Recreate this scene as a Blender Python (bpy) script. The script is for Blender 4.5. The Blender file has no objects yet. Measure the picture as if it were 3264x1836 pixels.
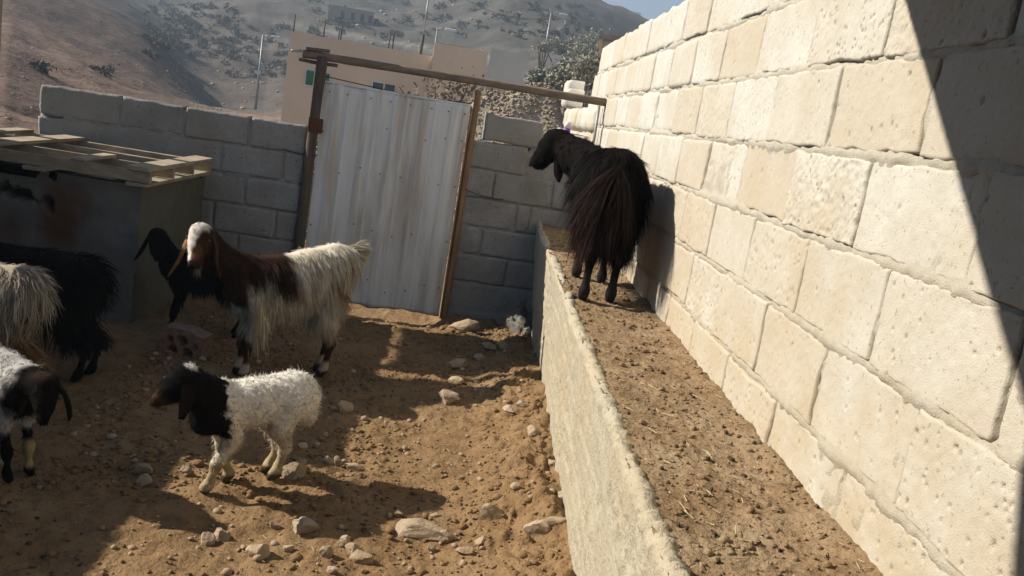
import bpy, math, random
import numpy as np
from mathutils import Vector, Matrix

# ------------------------------------------------------------------ camera, sky, sun, exposure
SC = bpy.context.scene
COL = SC.collection
EYE = 1.545
RT = np.array([0.98649841, -0.02833434, 0.1613011])
UP = np.array([-0.15266358, 0.19744002, 0.96835493])
FW = np.array([0.05928499, 0.97990541, -0.19044864])
cam_d = bpy.data.cameras.new('camera')
cam = bpy.data.objects.new('camera', cam_d)
COL.objects.link(cam)
cam.matrix_world = Matrix((
    (RT[0], UP[0], -FW[0], 0.0), (RT[1], UP[1], -FW[1], 0.0),
    (RT[2], UP[2], -FW[2], EYE), (0, 0, 0, 1)))
cam_d.sensor_width = 36.0
cam_d.lens = 36.0 * 2750.0 / 3264.0
cam_d.clip_start = 0.02
cam_d.clip_end = 3000.0
SC.camera = cam

SUN_DIR = Vector((1.0, -0.10, -0.67)).normalized()       # the way the light travels
ELEV = math.asin(-SUN_DIR.z)
world = bpy.data.worlds.new('World')
SC.world = world
world.use_nodes = True
wn = world.node_tree
wn.nodes.clear()
w_out = wn.nodes.new('ShaderNodeOutputWorld')
w_bg = wn.nodes.new('ShaderNodeBackground')
w_sky = wn.nodes.new('ShaderNodeTexSky')
w_sky.sky_type = 'NISHITA'
w_sky.sun_disc = False
w_sky.sun_elevation = ELEV
w_sky.sun_rotation = math.radians(-90)
w_sky.altitude = 900.0
w_sky.air_density = 0.8
w_sky.dust_density = 0.9
w_bg.inputs[1].default_value = 0.05
wn.links.new(w_sky.outputs[0], w_bg.inputs[0])
wn.links.new(w_bg.outputs[0], w_out.inputs[0])

sun_d = bpy.data.lights.new('sun', 'SUN')
sun_d.energy = 5.0
sun_d.angle = math.radians(0.53)
sun_d.color = (1.0, 0.92, 0.79)
sun = bpy.data.objects.new('sun', sun_d)
sun.rotation_euler = SUN_DIR.to_track_quat('-Z', 'Y').to_euler()
sun.location = (-20, 2, 15)
COL.objects.link(sun)

SC.view_settings.view_transform = 'Standard'
SC.view_settings.look = 'None'
SC.view_settings.exposure = 0.9
SC.view_settings.gamma = 1.0
SC.view_settings.use_curve_mapping = False
SC.render.engine = 'CYCLES'
SC.cycles.use_denoising = True
SC.cycles.max_bounces = 5
SC.cycles.diffuse_bounces = 1
SC.cycles.volume_bounces = 0

RNG = np.random.default_rng(7)
random.seed(7)

# ------------------------------------------------------------------ helpers: noise, meshes, materials

def _hash(ix, iy, iz, seed):
    h = (ix * 374761393 + iy * 668265263 + iz * 2147483647 + seed * 1274126177) & 0xFFFFFFFF
    h = ((h ^ (h >> 13)) * 1274126177) & 0xFFFFFFFF
    h = h ^ (h >> 16)
    return (h & 0xFFFFFF) / float(0xFFFFFF)


def vnoise(x, y, z=0.0, seed=0):
    x, y, z = np.broadcast_arrays(np.asarray(x, float), np.asarray(y, float), np.asarray(z, float))
    ix, iy, iz = np.floor(x).astype(np.int64), np.floor(y).astype(np.int64), np.floor(z).astype(np.int64)
    fx, fy, fz = x - ix, y - iy, z - iz
    fx, fy, fz = fx * fx * (3 - 2 * fx), fy * fy * (3 - 2 * fy), fz * fz * (3 - 2 * fz)
    r = 0
    for dx in (0, 1):
        for dy in (0, 1):
            for dz in (0, 1):
                wgt = (fx if dx else 1 - fx) * (fy if dy else 1 - fy) * (fz if dz else 1 - fz)
                r = r + wgt * _hash(ix + dx, iy + dy, iz + dz, seed)
    return r * 2 - 1


def fbm(x, y, z=0.0, octv=4, seed=0, gain=0.5):
    r, a, s = 0, 1.0, 1.0
    for o in range(octv):
        r = r + a * vnoise(x * s, y * s, np.asarray(z) * s, seed + o * 17)
        a *= gain
        s *= 2.03
    return r


def sstep(a, b, x):
    t = np.clip((x - a) / (b - a), 0, 1)
    return t * t * (3 - 2 * t)


def link(name, data, parent=None, label=None, cat=None, group=None, kind=None):
    o = bpy.data.objects.new(name, data)
    COL.objects.link(o)
    if parent is not None:
        o.parent = parent
    if label:
        o['label'] = label
    if cat:
        o['category'] = cat
    if group:
        o['group'] = group
    if kind:
        o['kind'] = kind
    return o


def thing(name, label, cat, loc=(0, 0, 0), rz=0.0, group=None):
    o = link(name, None, None, label, cat, group)
    o.location = loc
    o.rotation_euler = (0, 0, rz)
    o.empty_display_size = 0.1
    return o


def mesh(name, V, F, mat, parent=None, smooth=True, col=None, **kw):
    """V (n,3); F array of tris/quads or list of mixed; one mesh object."""
    me = bpy.data.meshes.new(name)
    V = np.asarray(V, dtype=np.float64)
    if isinstance(F, np.ndarray) and F.ndim == 2:
        n, k = F.shape
        me.vertices.add(len(V))
        me.vertices.foreach_set('co', V.ravel().astype(np.float32))
        me.loops.add(n * k)
        me.loops.foreach_set('vertex_index', F.ravel().astype(np.int32))
        me.polygons.add(n)
        me.polygons.foreach_set('loop_start', np.arange(0, n * k, k, dtype=np.int32))
        me.update(calc_edges=True)
    else:
        me.from_pydata([tuple(v) for v in V], [], [tuple(int(i) for i in f) for f in F])
        me.update()
    if smooth:
        me.polygons.foreach_set('use_smooth', np.ones(len(me.polygons), dtype=bool))
    if col is not None:
        a = me.color_attributes.new('Col', 'FLOAT_COLOR', 'POINT')
        c = np.ones((len(V), 4), dtype=np.float32)
        c[:, :3] = col
        a.data.foreach_set('color', c.ravel())
    if mat is not None:
        me.materials.append(mat)
    return link(name, me, parent, **kw)


def gridF(nu, nv, flip=False):
    i = np.arange(nu - 1)[:, None] * nv + np.arange(nv - 1)[None, :]
    q = np.stack([i, i + nv, i + nv + 1, i + 1], -1).reshape(-1, 4)
    return q[:, ::-1].copy() if flip else q


class MB:
    """collects boxes and tubes into one mesh"""
    def __init__(self):
        self.V, self.F = [], []

    def add(self, V, F):
        b = len(self.V)
        self.V += [tuple(v) for v in V]
        self.F += [tuple(i + b for i in f) for f in F]
        return self

    def box(self, c, s, R=None, jit=0.0):
        c = np.array(c, float)
        h = np.array(s, float) / 2
        vs = np.array([[x, y, z] for x in (-1, 1) for y in (-1, 1) for z in (-1, 1)], float) * h
        if jit:
            vs += RNG.uniform(-jit, jit, vs.shape)
        if R is not None:
            vs = vs @ np.array(R).T
        return self.add(vs + c, [(0, 1, 3, 2), (4, 6, 7, 5), (0, 4, 5, 1), (2, 3, 7, 6), (0, 2, 6, 4), (1, 5, 7, 3)])

    def tube(self, pts, rad, n=8, cap=True):
        pts = np.asarray(pts, float)
        rad = np.full(len(pts), rad) if np.isscalar(rad) else np.asarray(rad)
        V, F = [], []
        for k in range(len(pts)):
            d = pts[min(k + 1, len(pts) - 1)] - pts[max(k - 1, 0)]
            d /= np.linalg.norm(d) + 1e-9
            a = np.array([0, 0, 1.0]) if abs(d[2]) < .9 else np.array([1.0, 0, 0])
            u = np.cross(d, a); u /= np.linalg.norm(u)
            v = np.cross(d, u)
            for j in range(n):
                t = 2 * math.pi * j / n
                V.append(pts[k] + rad[k] * (math.cos(t) * u + math.sin(t) * v))
        for k in range(len(pts) - 1):
            for j in range(n):
                F.append((k * n + j, k * n + (j + 1) % n, (k + 1) * n + (j + 1) % n, (k + 1) * n + j))
        if cap:
            F.append(tuple(range(n))[::-1])
            F.append(tuple((len(pts) - 1) * n + j for j in range(n)))
        return self.add(V, F)

    def build(self, name, mat, parent=None, smooth=False, **kw):
        return mesh(name, np.array(self.V), self.F, mat, parent, smooth, **kw)


def bevel(o, w=0.004, seg=2):
    m = o.modifiers.new('bevel', 'BEVEL')
    m.width = w
    m.segments = seg
    m.limit_method = 'ANGLE'
    return o


def mat(name, c1, c2, scale=8.0, rough=0.9, bump=0.0, bscale=60.0, bdist=0.004, c3=None, s3=1.5, c3w=0.5,
        rand=0.0, rc=None, spec=0.15, attr=False, metallic=0.0, coords='pos', stretch=None, zdust=None, speck=None):
    m = bpy.data.materials.new(name)
    m.use_nodes = True
    nt = m.node_tree
    nt.nodes.clear()
    N, L = nt.nodes.new, nt.links.new
    out = N('ShaderNodeOutputMaterial')
    b = N('ShaderNodeBsdfPrincipled')
    L(b.outputs[0], out.inputs[0])
    b.inputs['Roughness'].default_value = rough
    b.inputs['Specular IOR Level'].default_value = spec
    b.inputs['Metallic'].default_value = metallic
    if coords == 'pos':
        g = N('ShaderNodeNewGeometry'); vec = g.outputs['Position']
    else:
        g = N('ShaderNodeTexCoord'); vec = g.outputs['Object']
    if stretch:
        mp = N('ShaderNodeMapping'); mp.inputs['Scale'].default_value = stretch
        L(vec, mp.inputs['Vector']); vec = mp.outputs[0]

    def noise(sc, det=6.0, r=0.6):
        n = N('ShaderNodeTexNoise')
        n.inputs['Scale'].default_value = sc
        n.inputs['Detail'].default_value = det
        n.inputs['Roughness'].default_value = r
        L(vec, n.inputs['Vector'])
        return n.outputs['Fac']

    def ramp(sock, lo, hi):
        r = N('ShaderNodeMapRange')
        r.inputs['From Min'].default_value = lo
        r.inputs['From Max'].default_value = hi
        L(sock, r.inputs['Value'])
        return r.outputs[0]

    def mix(fac, a, bb, blend='MIX'):
        x = N('ShaderNodeMix'); x.data_type = 'RGBA'; x.blend_type = blend
        if hasattr(fac, 'links'):
            L(fac, x.inputs['Factor'])
        else:
            x.inputs['Factor'].default_value = fac
        for s, v in ((x.inputs[6], a), (x.inputs[7], bb)):
            if hasattr(v, 'links'):
                L(v, s)
            else:
                s.default_value = (*v, 1)
        return x.outputs[2]
    if attr:
        at = N('ShaderNodeAttribute'); at.attribute_name = 'Col'
        base = at.outputs['Color']
        f = ramp(noise(scale), 0.3, 0.7)
        colr = mix(0.8, base, mix(f, c1, c2), 'MULTIPLY')
    else:
        colr = mix(ramp(noise(scale), 0.32, 0.68), c1, c2)
    if c3 is not None:
        f = N('ShaderNodeMath'); f.operation = 'MULTIPLY'
        L(ramp(noise(s3, 5.0), 0.45, 0.68), f.inputs[0]); f.inputs[1].default_value = c3w
        colr = mix(f.outputs[0], colr, c3)
    if speck:   # dark grains, and small pores' shade painted as dark spots: (scale, colour, threshold)
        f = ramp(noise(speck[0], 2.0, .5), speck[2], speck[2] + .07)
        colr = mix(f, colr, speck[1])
    if zdust:   # soil dust that sticks to the lower courses
        gp = N('ShaderNodeNewGeometry'); sx = N('ShaderNodeSeparateXYZ'); L(gp.outputs['Position'], sx.inputs[0])
        f = N('ShaderNodeMath'); f.operation = 'MULTIPLY'
        L(ramp(sx.outputs['Z'], zdust[0], zdust[1]), f.inputs[0]); f.inputs[1].default_value = zdust[3]
        f2 = N('ShaderNodeMath'); f2.operation = 'MULTIPLY'
        L(f.outputs[0], f2.inputs[0]); L(ramp(noise(5.0), .2, .6), f2.inputs[1])
        colr = mix(f2.outputs[0], colr, zdust[2])
    if rand:
        oi = N('ShaderNodeObjectInfo')
        f = N('ShaderNodeMath'); f.operation = 'MULTIPLY'
        L(ramp(oi.outputs['Random'], 0.35, 1.0), f.inputs[0]); f.inputs[1].default_value = rand
        colr = mix(f.outputs[0], colr, rc)
    L(colr, b.inputs['Base Color'])
    if bump:
        bp = N('ShaderNodeBump')
        bp.inputs['Strength'].default_value = bump
        bp.inputs['Distance'].default_value = bdist
        L(noise(bscale, 4.0, 0.65), bp.inputs['Height'])
        L(bp.outputs[0], b.inputs['Normal'])
    return m


M = {}
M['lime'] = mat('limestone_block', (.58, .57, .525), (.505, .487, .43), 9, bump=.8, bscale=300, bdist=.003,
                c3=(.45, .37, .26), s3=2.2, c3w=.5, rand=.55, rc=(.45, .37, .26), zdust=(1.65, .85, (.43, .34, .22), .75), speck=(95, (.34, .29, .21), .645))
M['lime_mortar'] = mat('limestone_mortar', (.54, .51, .44), (.455, .42, .345), 30, bump=1.0, bscale=260, bdist=.005, zdust=(1.75, .85, (.38, .30, .18), .55))
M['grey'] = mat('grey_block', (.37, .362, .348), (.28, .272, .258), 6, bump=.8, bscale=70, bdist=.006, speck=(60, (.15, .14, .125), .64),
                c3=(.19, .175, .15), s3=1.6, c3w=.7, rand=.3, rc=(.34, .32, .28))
M['grey_mortar'] = mat('grey_mortar', (.33, .32, .30), (.25, .24, .22), 20, bump=.8, bscale=200, bdist=.004)
M['concrete'] = mat('rough_concrete', (.46, .42, .325), (.37, .33, .245), 14, bump=.9, bscale=90, bdist=.007, speck=(75, (.27, .22, .15), .63),
                    c3=(.44, .34, .22), s3=2.5, c3w=.5)
M['dirt'] = mat('pen_dirt', (.275, .172, .086), (.178, .108, .052), 13, bump=1.0, bscale=55, bdist=.012, speck=(60, (.12, .075, .04), .62),
                c3=(.305, .205, .113), s3=3.0, c3w=.6)
M['ledge_dirt'] = mat('ledge_dirt', (.31, .21, .12), (.185, .12, .066), 22, bump=1.0, bscale=75, bdist=.01, speck=(85, (.10, .065, .038), .60),
                      c3=(.38, .29, .19), s3=5.0, c3w=.6)
M['dung'] = mat('dung', (.05, .035, .026), (.09, .06, .042), 60, rough=.8)
M['stone'] = mat('field_stone', (.42, .33, .23), (.30, .21, .135), 14, bump=.7, bscale=90, bdist=.006, rand=.5, rc=(.44, .37, .28), coords='obj')
M['sheet'] = mat('painted_sheet', (.80, .80, .795), (.73, .72, .70), 3.0, rough=.55, spec=.3, stretch=(6, 6, .6),
                 c3=(.44, .345, .24), s3=1.5, c3w=.7)
M['rust'] = mat('rusty_iron', (.16, .065, .03), (.09, .045, .028), 40, rough=.8, bump=.5, bscale=120)
M['weathered'] = mat('weathered_wood', (.27, .215, .165), (.14, .11, .082), 26, bump=.8, bscale=50, bdist=.005, stretch=(.25, 1, 1))
M['postwood'] = mat('post_wood', (.155, .12, .095), (.085, .066, .053), 26, bump=.8, bscale=60, bdist=.004, stretch=(1, 1, .2))
M['timber'] = mat('brown_timber', (.34, .21, .12), (.22, .13, .075), 30, bump=.4, bscale=60, bdist=.003, stretch=(1, 1, .15))
M['pallet'] = mat('pallet_wood', (.43, .365, .27), (.27, .215, .15), 22, bump=.6, bscale=60, bdist=.003, stretch=(.4, .4, 1))
M['tank'] = mat('tank_plaster', (.23, .225, .205), (.15, .145, .125), 4, bump=.4, bscale=60, c3=(.13, .075, .045), s3=1.9, c3w=.9)
M['clay'] = mat('fired_clay', (.27, .185, .14), (.19, .125, .09), 30, bump=.4, bscale=120)
M['hair'] = mat('animal_hair', (1.0, 1.0, 1.0), (.84, .81, .76), 45, rough=.55, attr=True, spec=.06)
_nt = M['hair'].node_tree          # hair lets some light through
_b = next(n for n in _nt.nodes if n.type == 'BSDF_PRINCIPLED')
_o = next(n for n in _nt.nodes if n.type == 'OUTPUT_MATERIAL')
_t, _m = _nt.nodes.new('ShaderNodeBsdfTranslucent'), _nt.nodes.new('ShaderNodeMixShader')
_nt.links.new(_b.inputs['Base Color'].links[0].from_socket, _t.inputs['Color'])
_m.inputs[0].default_value = .35
_nt.links.new(_b.outputs[0], _m.inputs[1]); _nt.links.new(_t.outputs[0], _m.inputs[2]); _nt.links.new(_m.outputs[0], _o.inputs[0])
M['skin'] = mat('animal_hide', (1.0, 1.0, 1.0), (.74, .70, .66), 60, rough=.85, attr=True, spec=.03, bump=.5, bscale=240, bdist=.003)
M['eye'] = mat('eye', (.03, .02, .012), (.05, .03, .015), 90, rough=.12, spec=.6)
M['hill'] = mat('hillside_soil', (1.0, 1.0, 1.0), (.62, .60, .58), .35, attr=True, bump=.6, bscale=.9, bdist=.4)
M['peach'] = mat('peach_render', (.76, .60, .44), (.70, .545, .395), .8, bump=.1, bscale=8, c3=(.55, .41, .30), s3=.5, c3w=.5)
M['gravel'] = mat('gravel_stone', (.38, .31, .235), (.25, .20, .15), 9, c3=(.42, .36, .29), s3=30, c3w=.7)
M['leaf'] = mat('grey_green_leaf', (.34, .335, .26), (.25, .25, .19), 3, rough=.8)
M['drytwig'] = mat('dry_twig', (.25, .19, .12), (.17, .13, .085), 3)
M['scrub'] = mat('scrub_leaf', (.10, .10, .072), (.07, .072, .054), 1.0, rough=.9)
M['bark'] = mat('bark', (.13, .10, .075), (.08, .062, .046), 12)
M['white_paint'] = mat('white_render', (.80, .77, .71), (.72, .69, .63), 1.0)
M['pale'] = mat('pale_render', (.58, .54, .48), (.50, .465, .41), .8)
M['green'] = mat('green_shutter', (.03, .17, .085), (.022, .12, .06), 3, rough=.5)
M['glass'] = mat('dark_glass', (.03, .035, .045), (.05, .06, .07), 2, rough=.1, spec=.5)
M['steel'] = mat('galvanised_steel', (.33, .34, .345), (.26, .265, .27), 5, rough=.45, metallic=.3)
M['dark_steel'] = mat('dark_steel', (.06, .055, .05), (.09, .08, .07), 20, rough=.6)
M['wire'] = mat('wire', (.09, .075, .06), (.05, .045, .04), 30, rough=.6)
M['purple'] = mat('purple_plastic', (.16, .06, .36), (.14, .05, .32), 5, rough=.4, spec=.4)
M['whiteplastic'] = mat('white_plastic', (.78, .77, .80), (.72, .71, .75), 5, rough=.4, spec=.4)
M['road'] = mat('pale_track', (.40, .34, .27), (.33, .28, .22), .5)


def ray(dx, dy, dist):
    """the point seen at (dx, dy) of the 2576 px wide photo, at a horizontal distance"""
    u = (dx / .78922 - 1632) / 2750.0
    v = (918 - dy / .78922) / 2750.0
    a = FW + u * RT + v * UP
    a = a / math.hypot(a[0], a[1])
    return np.array([0, 0, EYE]) + a * dist


# ------------------------------------------------------------------ terrain and pen floor
LEDGE_X = .47
LEDGE_Z = .828
WALL_X = .838


def floor_h(x, y):
    h = .020 * fbm(x * 1.3, y * 1.3, 0, 3, 3) + .010 * fbm(x * 6, y * 6, 0, 3, 5) + .005 * fbm(x * 15, y * 15, 0, 2, 7) + .0075 * np.abs(fbm(x * 17, y * 17, 0, 3, 9))
    edge = sstep(.14, .50, x + .05 * fbm(y * 2.5, x * 2.5, 0, 3, 11))
    near = 1 - .45 * sstep(4.9, 6.2, y)
    h = h - .075 * sstep(5.9, 6.25, y) * sstep(-1.25, -1.05, x) * sstep(-.02, -.2, x)
    return h + (.03 * sstep(-.4, .3, x) + .095 * edge ** 1.1) * near + .030 * edge * fbm(x * 9, y * 9, 0, 3, 13)


def build_floor():
    xs = np.arange(-3.4, .56, .0105)
    ys = np.concatenate([np.arange(1.0, 3.6, .0105), np.arange(3.6, 6.34, .013), np.arange(6.34, 9.0, .05)])
    X, Y = np.meshgrid(xs, ys, indexing='ij')
    Z = floor_h(X, Y)
    lump = np.clip(fbm(X * 26, Y * 26, 0, 3, 21), 0, 1) ** 1.5
    Z = Z + .016 * lump * sstep(-.2, .9, fbm(X * 2.2, Y * 2.2, 0, 2, 23)) + .020 * np.clip(fbm(X * 34, Y * 34, 0, 2, 25), 0, 1) * sstep(.12, .4, X)
    V = np.stack([X, Y, Z], -1).reshape(-1, 3)
    mesh('ground', V, gridF(len(xs), len(ys)), M['dirt'], kind='structure')


build_floor()

AZK = np.radians([-180, -60, -40, -28, -21, -14, -6, 0, 4, 9, 16, 40, 60, 180])
R0 = [60, 40, 14, 13, 30, 55, 58, 40, 30, 30, 40, 60, 60, 60]
GR = [.05, .12, .15, .125, .15, .21, .24, .245, .215, .17, .12, .05, .05, .05]
ZB = [0, 0, .1, .0, -.05, -.15, .5, 1.1, 1.5, 1.8, 1.6, .8, 0, 0]


def terrain_z(x, y):
    r = np.hypot(x, y)
    az = np.arctan2(x, y)
    r0, g, zb = np.interp(az, AZK, R0), np.interp(az, AZK, GR), np.interp(az, AZK, ZB)
    z = zb * sstep(7, 28, r)
    d = np.maximum(r - r0, 0)
    crest = np.interp(az, np.radians([-60, -28, -8, 1.5, 6, 12, 30]), [260, 260, 260, 215, 175, 150, 140])
    rise = g * d * d / (d + 22)
    over = np.maximum(r - crest, 0)
    hill = rise - (g * .9) * over * sstep(0, 60, over) * sstep(-6, 4, np.degrees(az))
    far = 85 * sstep(270, 560, r) * sstep(-40, 0, np.degrees(az)) * (1 - .25 * sstep(8, 40, np.degrees(az)))
    z = z + np.maximum(hill, far * .8)
    n = fbm(x * .035, y * .035, 0, 5, 31)
    z = z + n * np.clip((r - 22) * .022, 0, 3.2) + .12 * fbm(x * .5, y * .5, 0, 3, 33) * sstep(9, 16, r)
    # a gully between the red near slope and the grey hill
    z = z - 2.6 * np.exp(-((np.degrees(az) + 17 + (r - 60) * .045) / 3.2) ** 2) * sstep(35, 70, r) * (1 - sstep(150, 240, r))
    z = np.where(z > 60, 60 + 26 * np.tanh((z - 60) / 40), z)
    return np.where(r < 8.2, z - .12, z)


def build_terrain():
    az = np.concatenate([np.linspace(-180, -34, 40)[:-1], np.linspace(-34, 14, 340)[:-1], np.linspace(14, 180, 45)])
    az = np.radians(az)
    r = np.concatenate([[.05, 3, 5.5, 6.6, 7.2, 7.8], np.geomspace(8.2, 640, 230)])
    A, Rr = np.meshgrid(az, r, indexing='ij')
    rmax = np.interp(np.degrees(A), [-180, -40, -34, -20, -8, 14, 20, 40, 180], [180, 200, 260, 400, 640, 640, 400, 200, 180])
    Rr = np.where(Rr > 150, 150 + (Rr - 150) * (rmax - 150) / 490, Rr)      # the land reaches as far as the view does
    X, Y = Rr * np.sin(A), Rr * np.cos(A)
    Z = terrain_z(X, Y)
    azd = np.degrees(A)
    n1 = fbm(X * .06, Y * .06, 0, 4, 41)
    n2 = fbm(X * .35, Y * .35, 0, 4, 43)
    red = np.array([.165, .105, .072]); tan = np.array([.25, .185, .13]); grey = np.array([.165, .145, .118]); olive = np.array([.095, .095, .070])
    wred = np.clip(sstep(-15, -23, azd) * (1 - sstep(45, 95, Rr)) + .5 * sstep(-9, -14, azd) * np.exp(-((Rr - 80) / 26) ** 2), 0, 1)
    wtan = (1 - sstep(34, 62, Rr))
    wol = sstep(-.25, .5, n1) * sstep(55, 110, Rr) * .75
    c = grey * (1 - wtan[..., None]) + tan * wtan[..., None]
    c = c * (1 - wol[..., None]) + olive * wol[..., None]
    c = c * (1 - wred[..., None]) + red * wred[..., None]
    c = c * (1 + .28 * n2[..., None]) + .05 * np.clip(fbm(X * 1.1, Y * 1.1, 0, 2, 47) - .45, 0, 1)[..., None]
    # the pale track that crosses the hill
    track = np.exp(-((np.degrees(np.arctan2(Z - EYE, Rr)) - (3.45 + .012 * (azd + 6))) / .16) ** 2) * sstep(60, 85, Rr) * sstep(-17, -13, azd)
    c = c * (1 - track[..., None] * .8) + np.array([.42, .36, .28]) * track[..., None] * .8
    V = np.stack([X, Y, Z], -1).reshape(-1, 3)
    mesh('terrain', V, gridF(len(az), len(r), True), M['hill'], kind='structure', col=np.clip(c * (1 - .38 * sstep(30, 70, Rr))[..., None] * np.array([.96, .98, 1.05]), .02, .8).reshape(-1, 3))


build_terrain()

# ------------------------------------------------------------------ block walls

def block_geom(L, H, T, res, seed, pits=40, rough=.0012, round_=.012, bulge=.002, aniso=1.0):
    """a masonry block: front face grid (u, v, w=out) with worn edges and pits, sides and back closed"""
    rng = np.random.default_rng(seed)
    nu, nv = max(6, int(L / res)), max(5, int(H / res))
    u = np.linspace(-L / 2, L / 2, nu)
    v = np.linspace(-H / 2, H / 2, nv)
    U, W = np.meshgrid(u, v, indexing='ij')
    s = seed * 1.37 % 50
    w = bulge * fbm(U * 5 + s, W * 5, s, 2, 51) + rough * fbm(U * 60 + s, W * 60, s, 3, 53)
    for _ in range(pits):
        cu, cv = rng.uniform(-L / 2, L / 2), rng.uniform(-H / 2, H / 2)
        a = rng.uniform(.0016, .0042)
        b = a * rng.uniform(1.0, 2.0)
        d2 = ((U - cu) / a) ** 2 + ((W - cv) / b) ** 2
        w -= rng.uniform(.005, .010) * np.exp(-np.clip(d2, 0, 30) ** 1.5)
    # worn, uneven outline
    eu = .006 * fbm(W * 14 + s, s, 0, 3, 55)
    ev = .005 * fbm(U * 12 + s, s, 0, 3, 57)
    du = L / 2 - np.abs(U)
    dv = H / 2 - np.abs(W)
    rr = round_ * (1 + .5 * fbm(U * 9 + s, W * 9, s, 2, 59))
    rr = np.maximum(rr, .003)
    w -= rr * (np.clip(1 - du / rr, 0, 1) ** 2.4 + np.clip(1 - dv / rr, 0, 1) ** 2.4)
    U2 = U + np.sign(U) * eu * np.clip(1 - du / .03, 0, 1)
    W2 = W + np.sign(W) * ev * np.clip(1 - dv / .03, 0, 1)
    V = np.stack([U2, W2, w], -1).reshape(-1, 3)
    F = [tuple(q) for q in gridF(nu, nv)]
    idx = np.arange(nu * nv).reshape(nu, nv)
    loop = list(idx[:, 0]) + list(idx[-1, 1:]) + list(idx[-2::-1, -1]) + list(idx[0, -2:0:-1])
    n0 = nu * nv
    Bv = V[loop].copy()
    Bv[:, 2] = -T
    m = len(loop)
    for k in range(m):
        F.append((loop[(k + 1) % m], loop[k], n0 + k, n0 + (k + 1) % m))
    F.append(tuple(n0 + k for k in range(m)))
    return np.vstack([V, Bv]), F


def put_block(parent, origin, eu, ew, L, H, T, res, seed, material, name='block', tilt=0.0, **kw):
    """origin = centre of the front face; eu = direction along the wall; ew = outward"""
    V, F = block_geom(L, H, T, res, seed, **kw)
    eu, ew = np.array(eu, float), np.array(ew, float)
    ev = np.array([0, 0, 1.0])
    if tilt:
        eu, ev = eu * math.cos(tilt) + ev * math.sin(tilt), ev * math.cos(tilt) - eu * math.sin(tilt)
    Wd = V[:, :1] * eu + V[:, 1:2] * ev + V[:, 2:] * ew
    if np.dot(np.cross(eu, ev), ew) < 0:
        F = [f[::-1] for f in F]
    o = mesh(name, Wd, F, material, parent)
    o.location = origin
    return o


# right wall: lines of joints measured along it; courses of 0.21
right_wall = thing('block_wall', 'tall sunlit wall of pale limestone blocks along the right side', 'wall')
Z_TOP = EYE + .677
COURSES = [  # phase of a joint, spacing, far end
    (4.58, .46, 7.25), (2.86, .462, 7.40), (2.60, .46, 7.55), (2.78, .456, 7.55), (2.55, .44, 7.55),
    (2.72, .426, 7.55), (2.52, .432, 7.55)]
SEEDN = [100]


def nseed():
    SEEDN[0] += 1
    return SEEDN[0]


for c, (ph, sp, yend) in enumerate(COURSES):
    zt = Z_TOP - .21 * c
    H = .21 if c else .20
    j0 = ph - sp * math.floor((ph - .25) / sp)
    k = 0
    y = j0
    while y < yend - .05:
        y2 = min(y + sp, yend)
        L = y2 - y
        mid = (y + y2) / 2
        if mid > .62 and L > .1 and (c < 4 or mid < 6.4):
            res = .0033 if mid < 2.2 else (.0045 if mid < 3.0 else (.0065 if mid < 4.0 else .014))
            gapv = random.uniform(.006, .015)
            gaph = random.uniform(.008, .016)
            rough_block = random.random() < .16
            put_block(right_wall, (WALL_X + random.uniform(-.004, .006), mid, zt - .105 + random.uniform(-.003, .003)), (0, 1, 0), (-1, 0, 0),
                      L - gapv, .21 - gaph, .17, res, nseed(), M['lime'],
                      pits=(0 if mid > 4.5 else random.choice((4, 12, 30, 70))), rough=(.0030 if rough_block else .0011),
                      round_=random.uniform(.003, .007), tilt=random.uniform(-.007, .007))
        y = y2


def right_mortar():
    ys = np.concatenate([np.geomspace(.6, 4.0, 330), np.geomspace(4.02, 7.2, 90)])
    zs = np.arange(.70, Z_TOP - .012, .0075)
    Y, Z = np.meshgrid(ys, zs, indexing='ij')
    t = (Z_TOP - Z) / .21
    bed = np.abs(t - np.round(t)) * .21
    w = -.012 + .010 * np.exp(-(bed / .014) ** 2)
    w = w + .0055 * fbm(Y * 40, Z * 40, 0, 3, 61) + .008 * fbm(Y * 7, Z * 7, 0, 2, 63)
    w = np.where(bed > .016, np.minimum(w, -.005 + .002 * fbm(Y * 50, Z * 50, 0, 2, 65)), np.minimum(w, .003))
    V = np.stack([WALL_X - w, Y, Z], -1).reshape(-1, 3)
    mesh('mortar', V, gridF(len(ys), len(zs), True), M['lime_mortar'], right_wall)
    MB().box((WALL_X + .14, 3.9, Z_TOP / 2 - .02), (.2, 6.6, Z_TOP - .06)).build('wall_core', M['lime_mortar'], right_wall)


right_mortar()

# back wall frame of reference
NB = np.array([-0.08308442, 0.99654251, 0.0])
RX = np.array([NB[1], -NB[0], 0.0])
YB = 6.308


def bw(u, z, off=0.0):
    """a point on the back wall's face; off > 0 comes toward the camera"""
    p = NB * (YB - off) + RX * u
    return np.array([p[0], p[1], z])


def back_rows(parent, z_top, rows, u0, u1, res=.012, hgt=.21, skip=None):
    for r in range(len(rows)):
        js = [u0] + [j for j in rows[r] if u0 < j < u1] + [u1]
        for a, b in zip(js[:-1], js[1:]):
            if b - a < .04 or (skip and skip(r, (a + b) / 2)):
                continue
            g = random.uniform(.010, .018)
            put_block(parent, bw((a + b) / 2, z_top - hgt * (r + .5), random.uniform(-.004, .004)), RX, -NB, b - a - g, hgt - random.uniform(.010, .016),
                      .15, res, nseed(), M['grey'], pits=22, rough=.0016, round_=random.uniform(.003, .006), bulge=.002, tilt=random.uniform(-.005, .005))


def joints(ph, sp=.425):
    return list(np.arange(ph - sp * 12, ph + sp * 12, sp))


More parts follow.
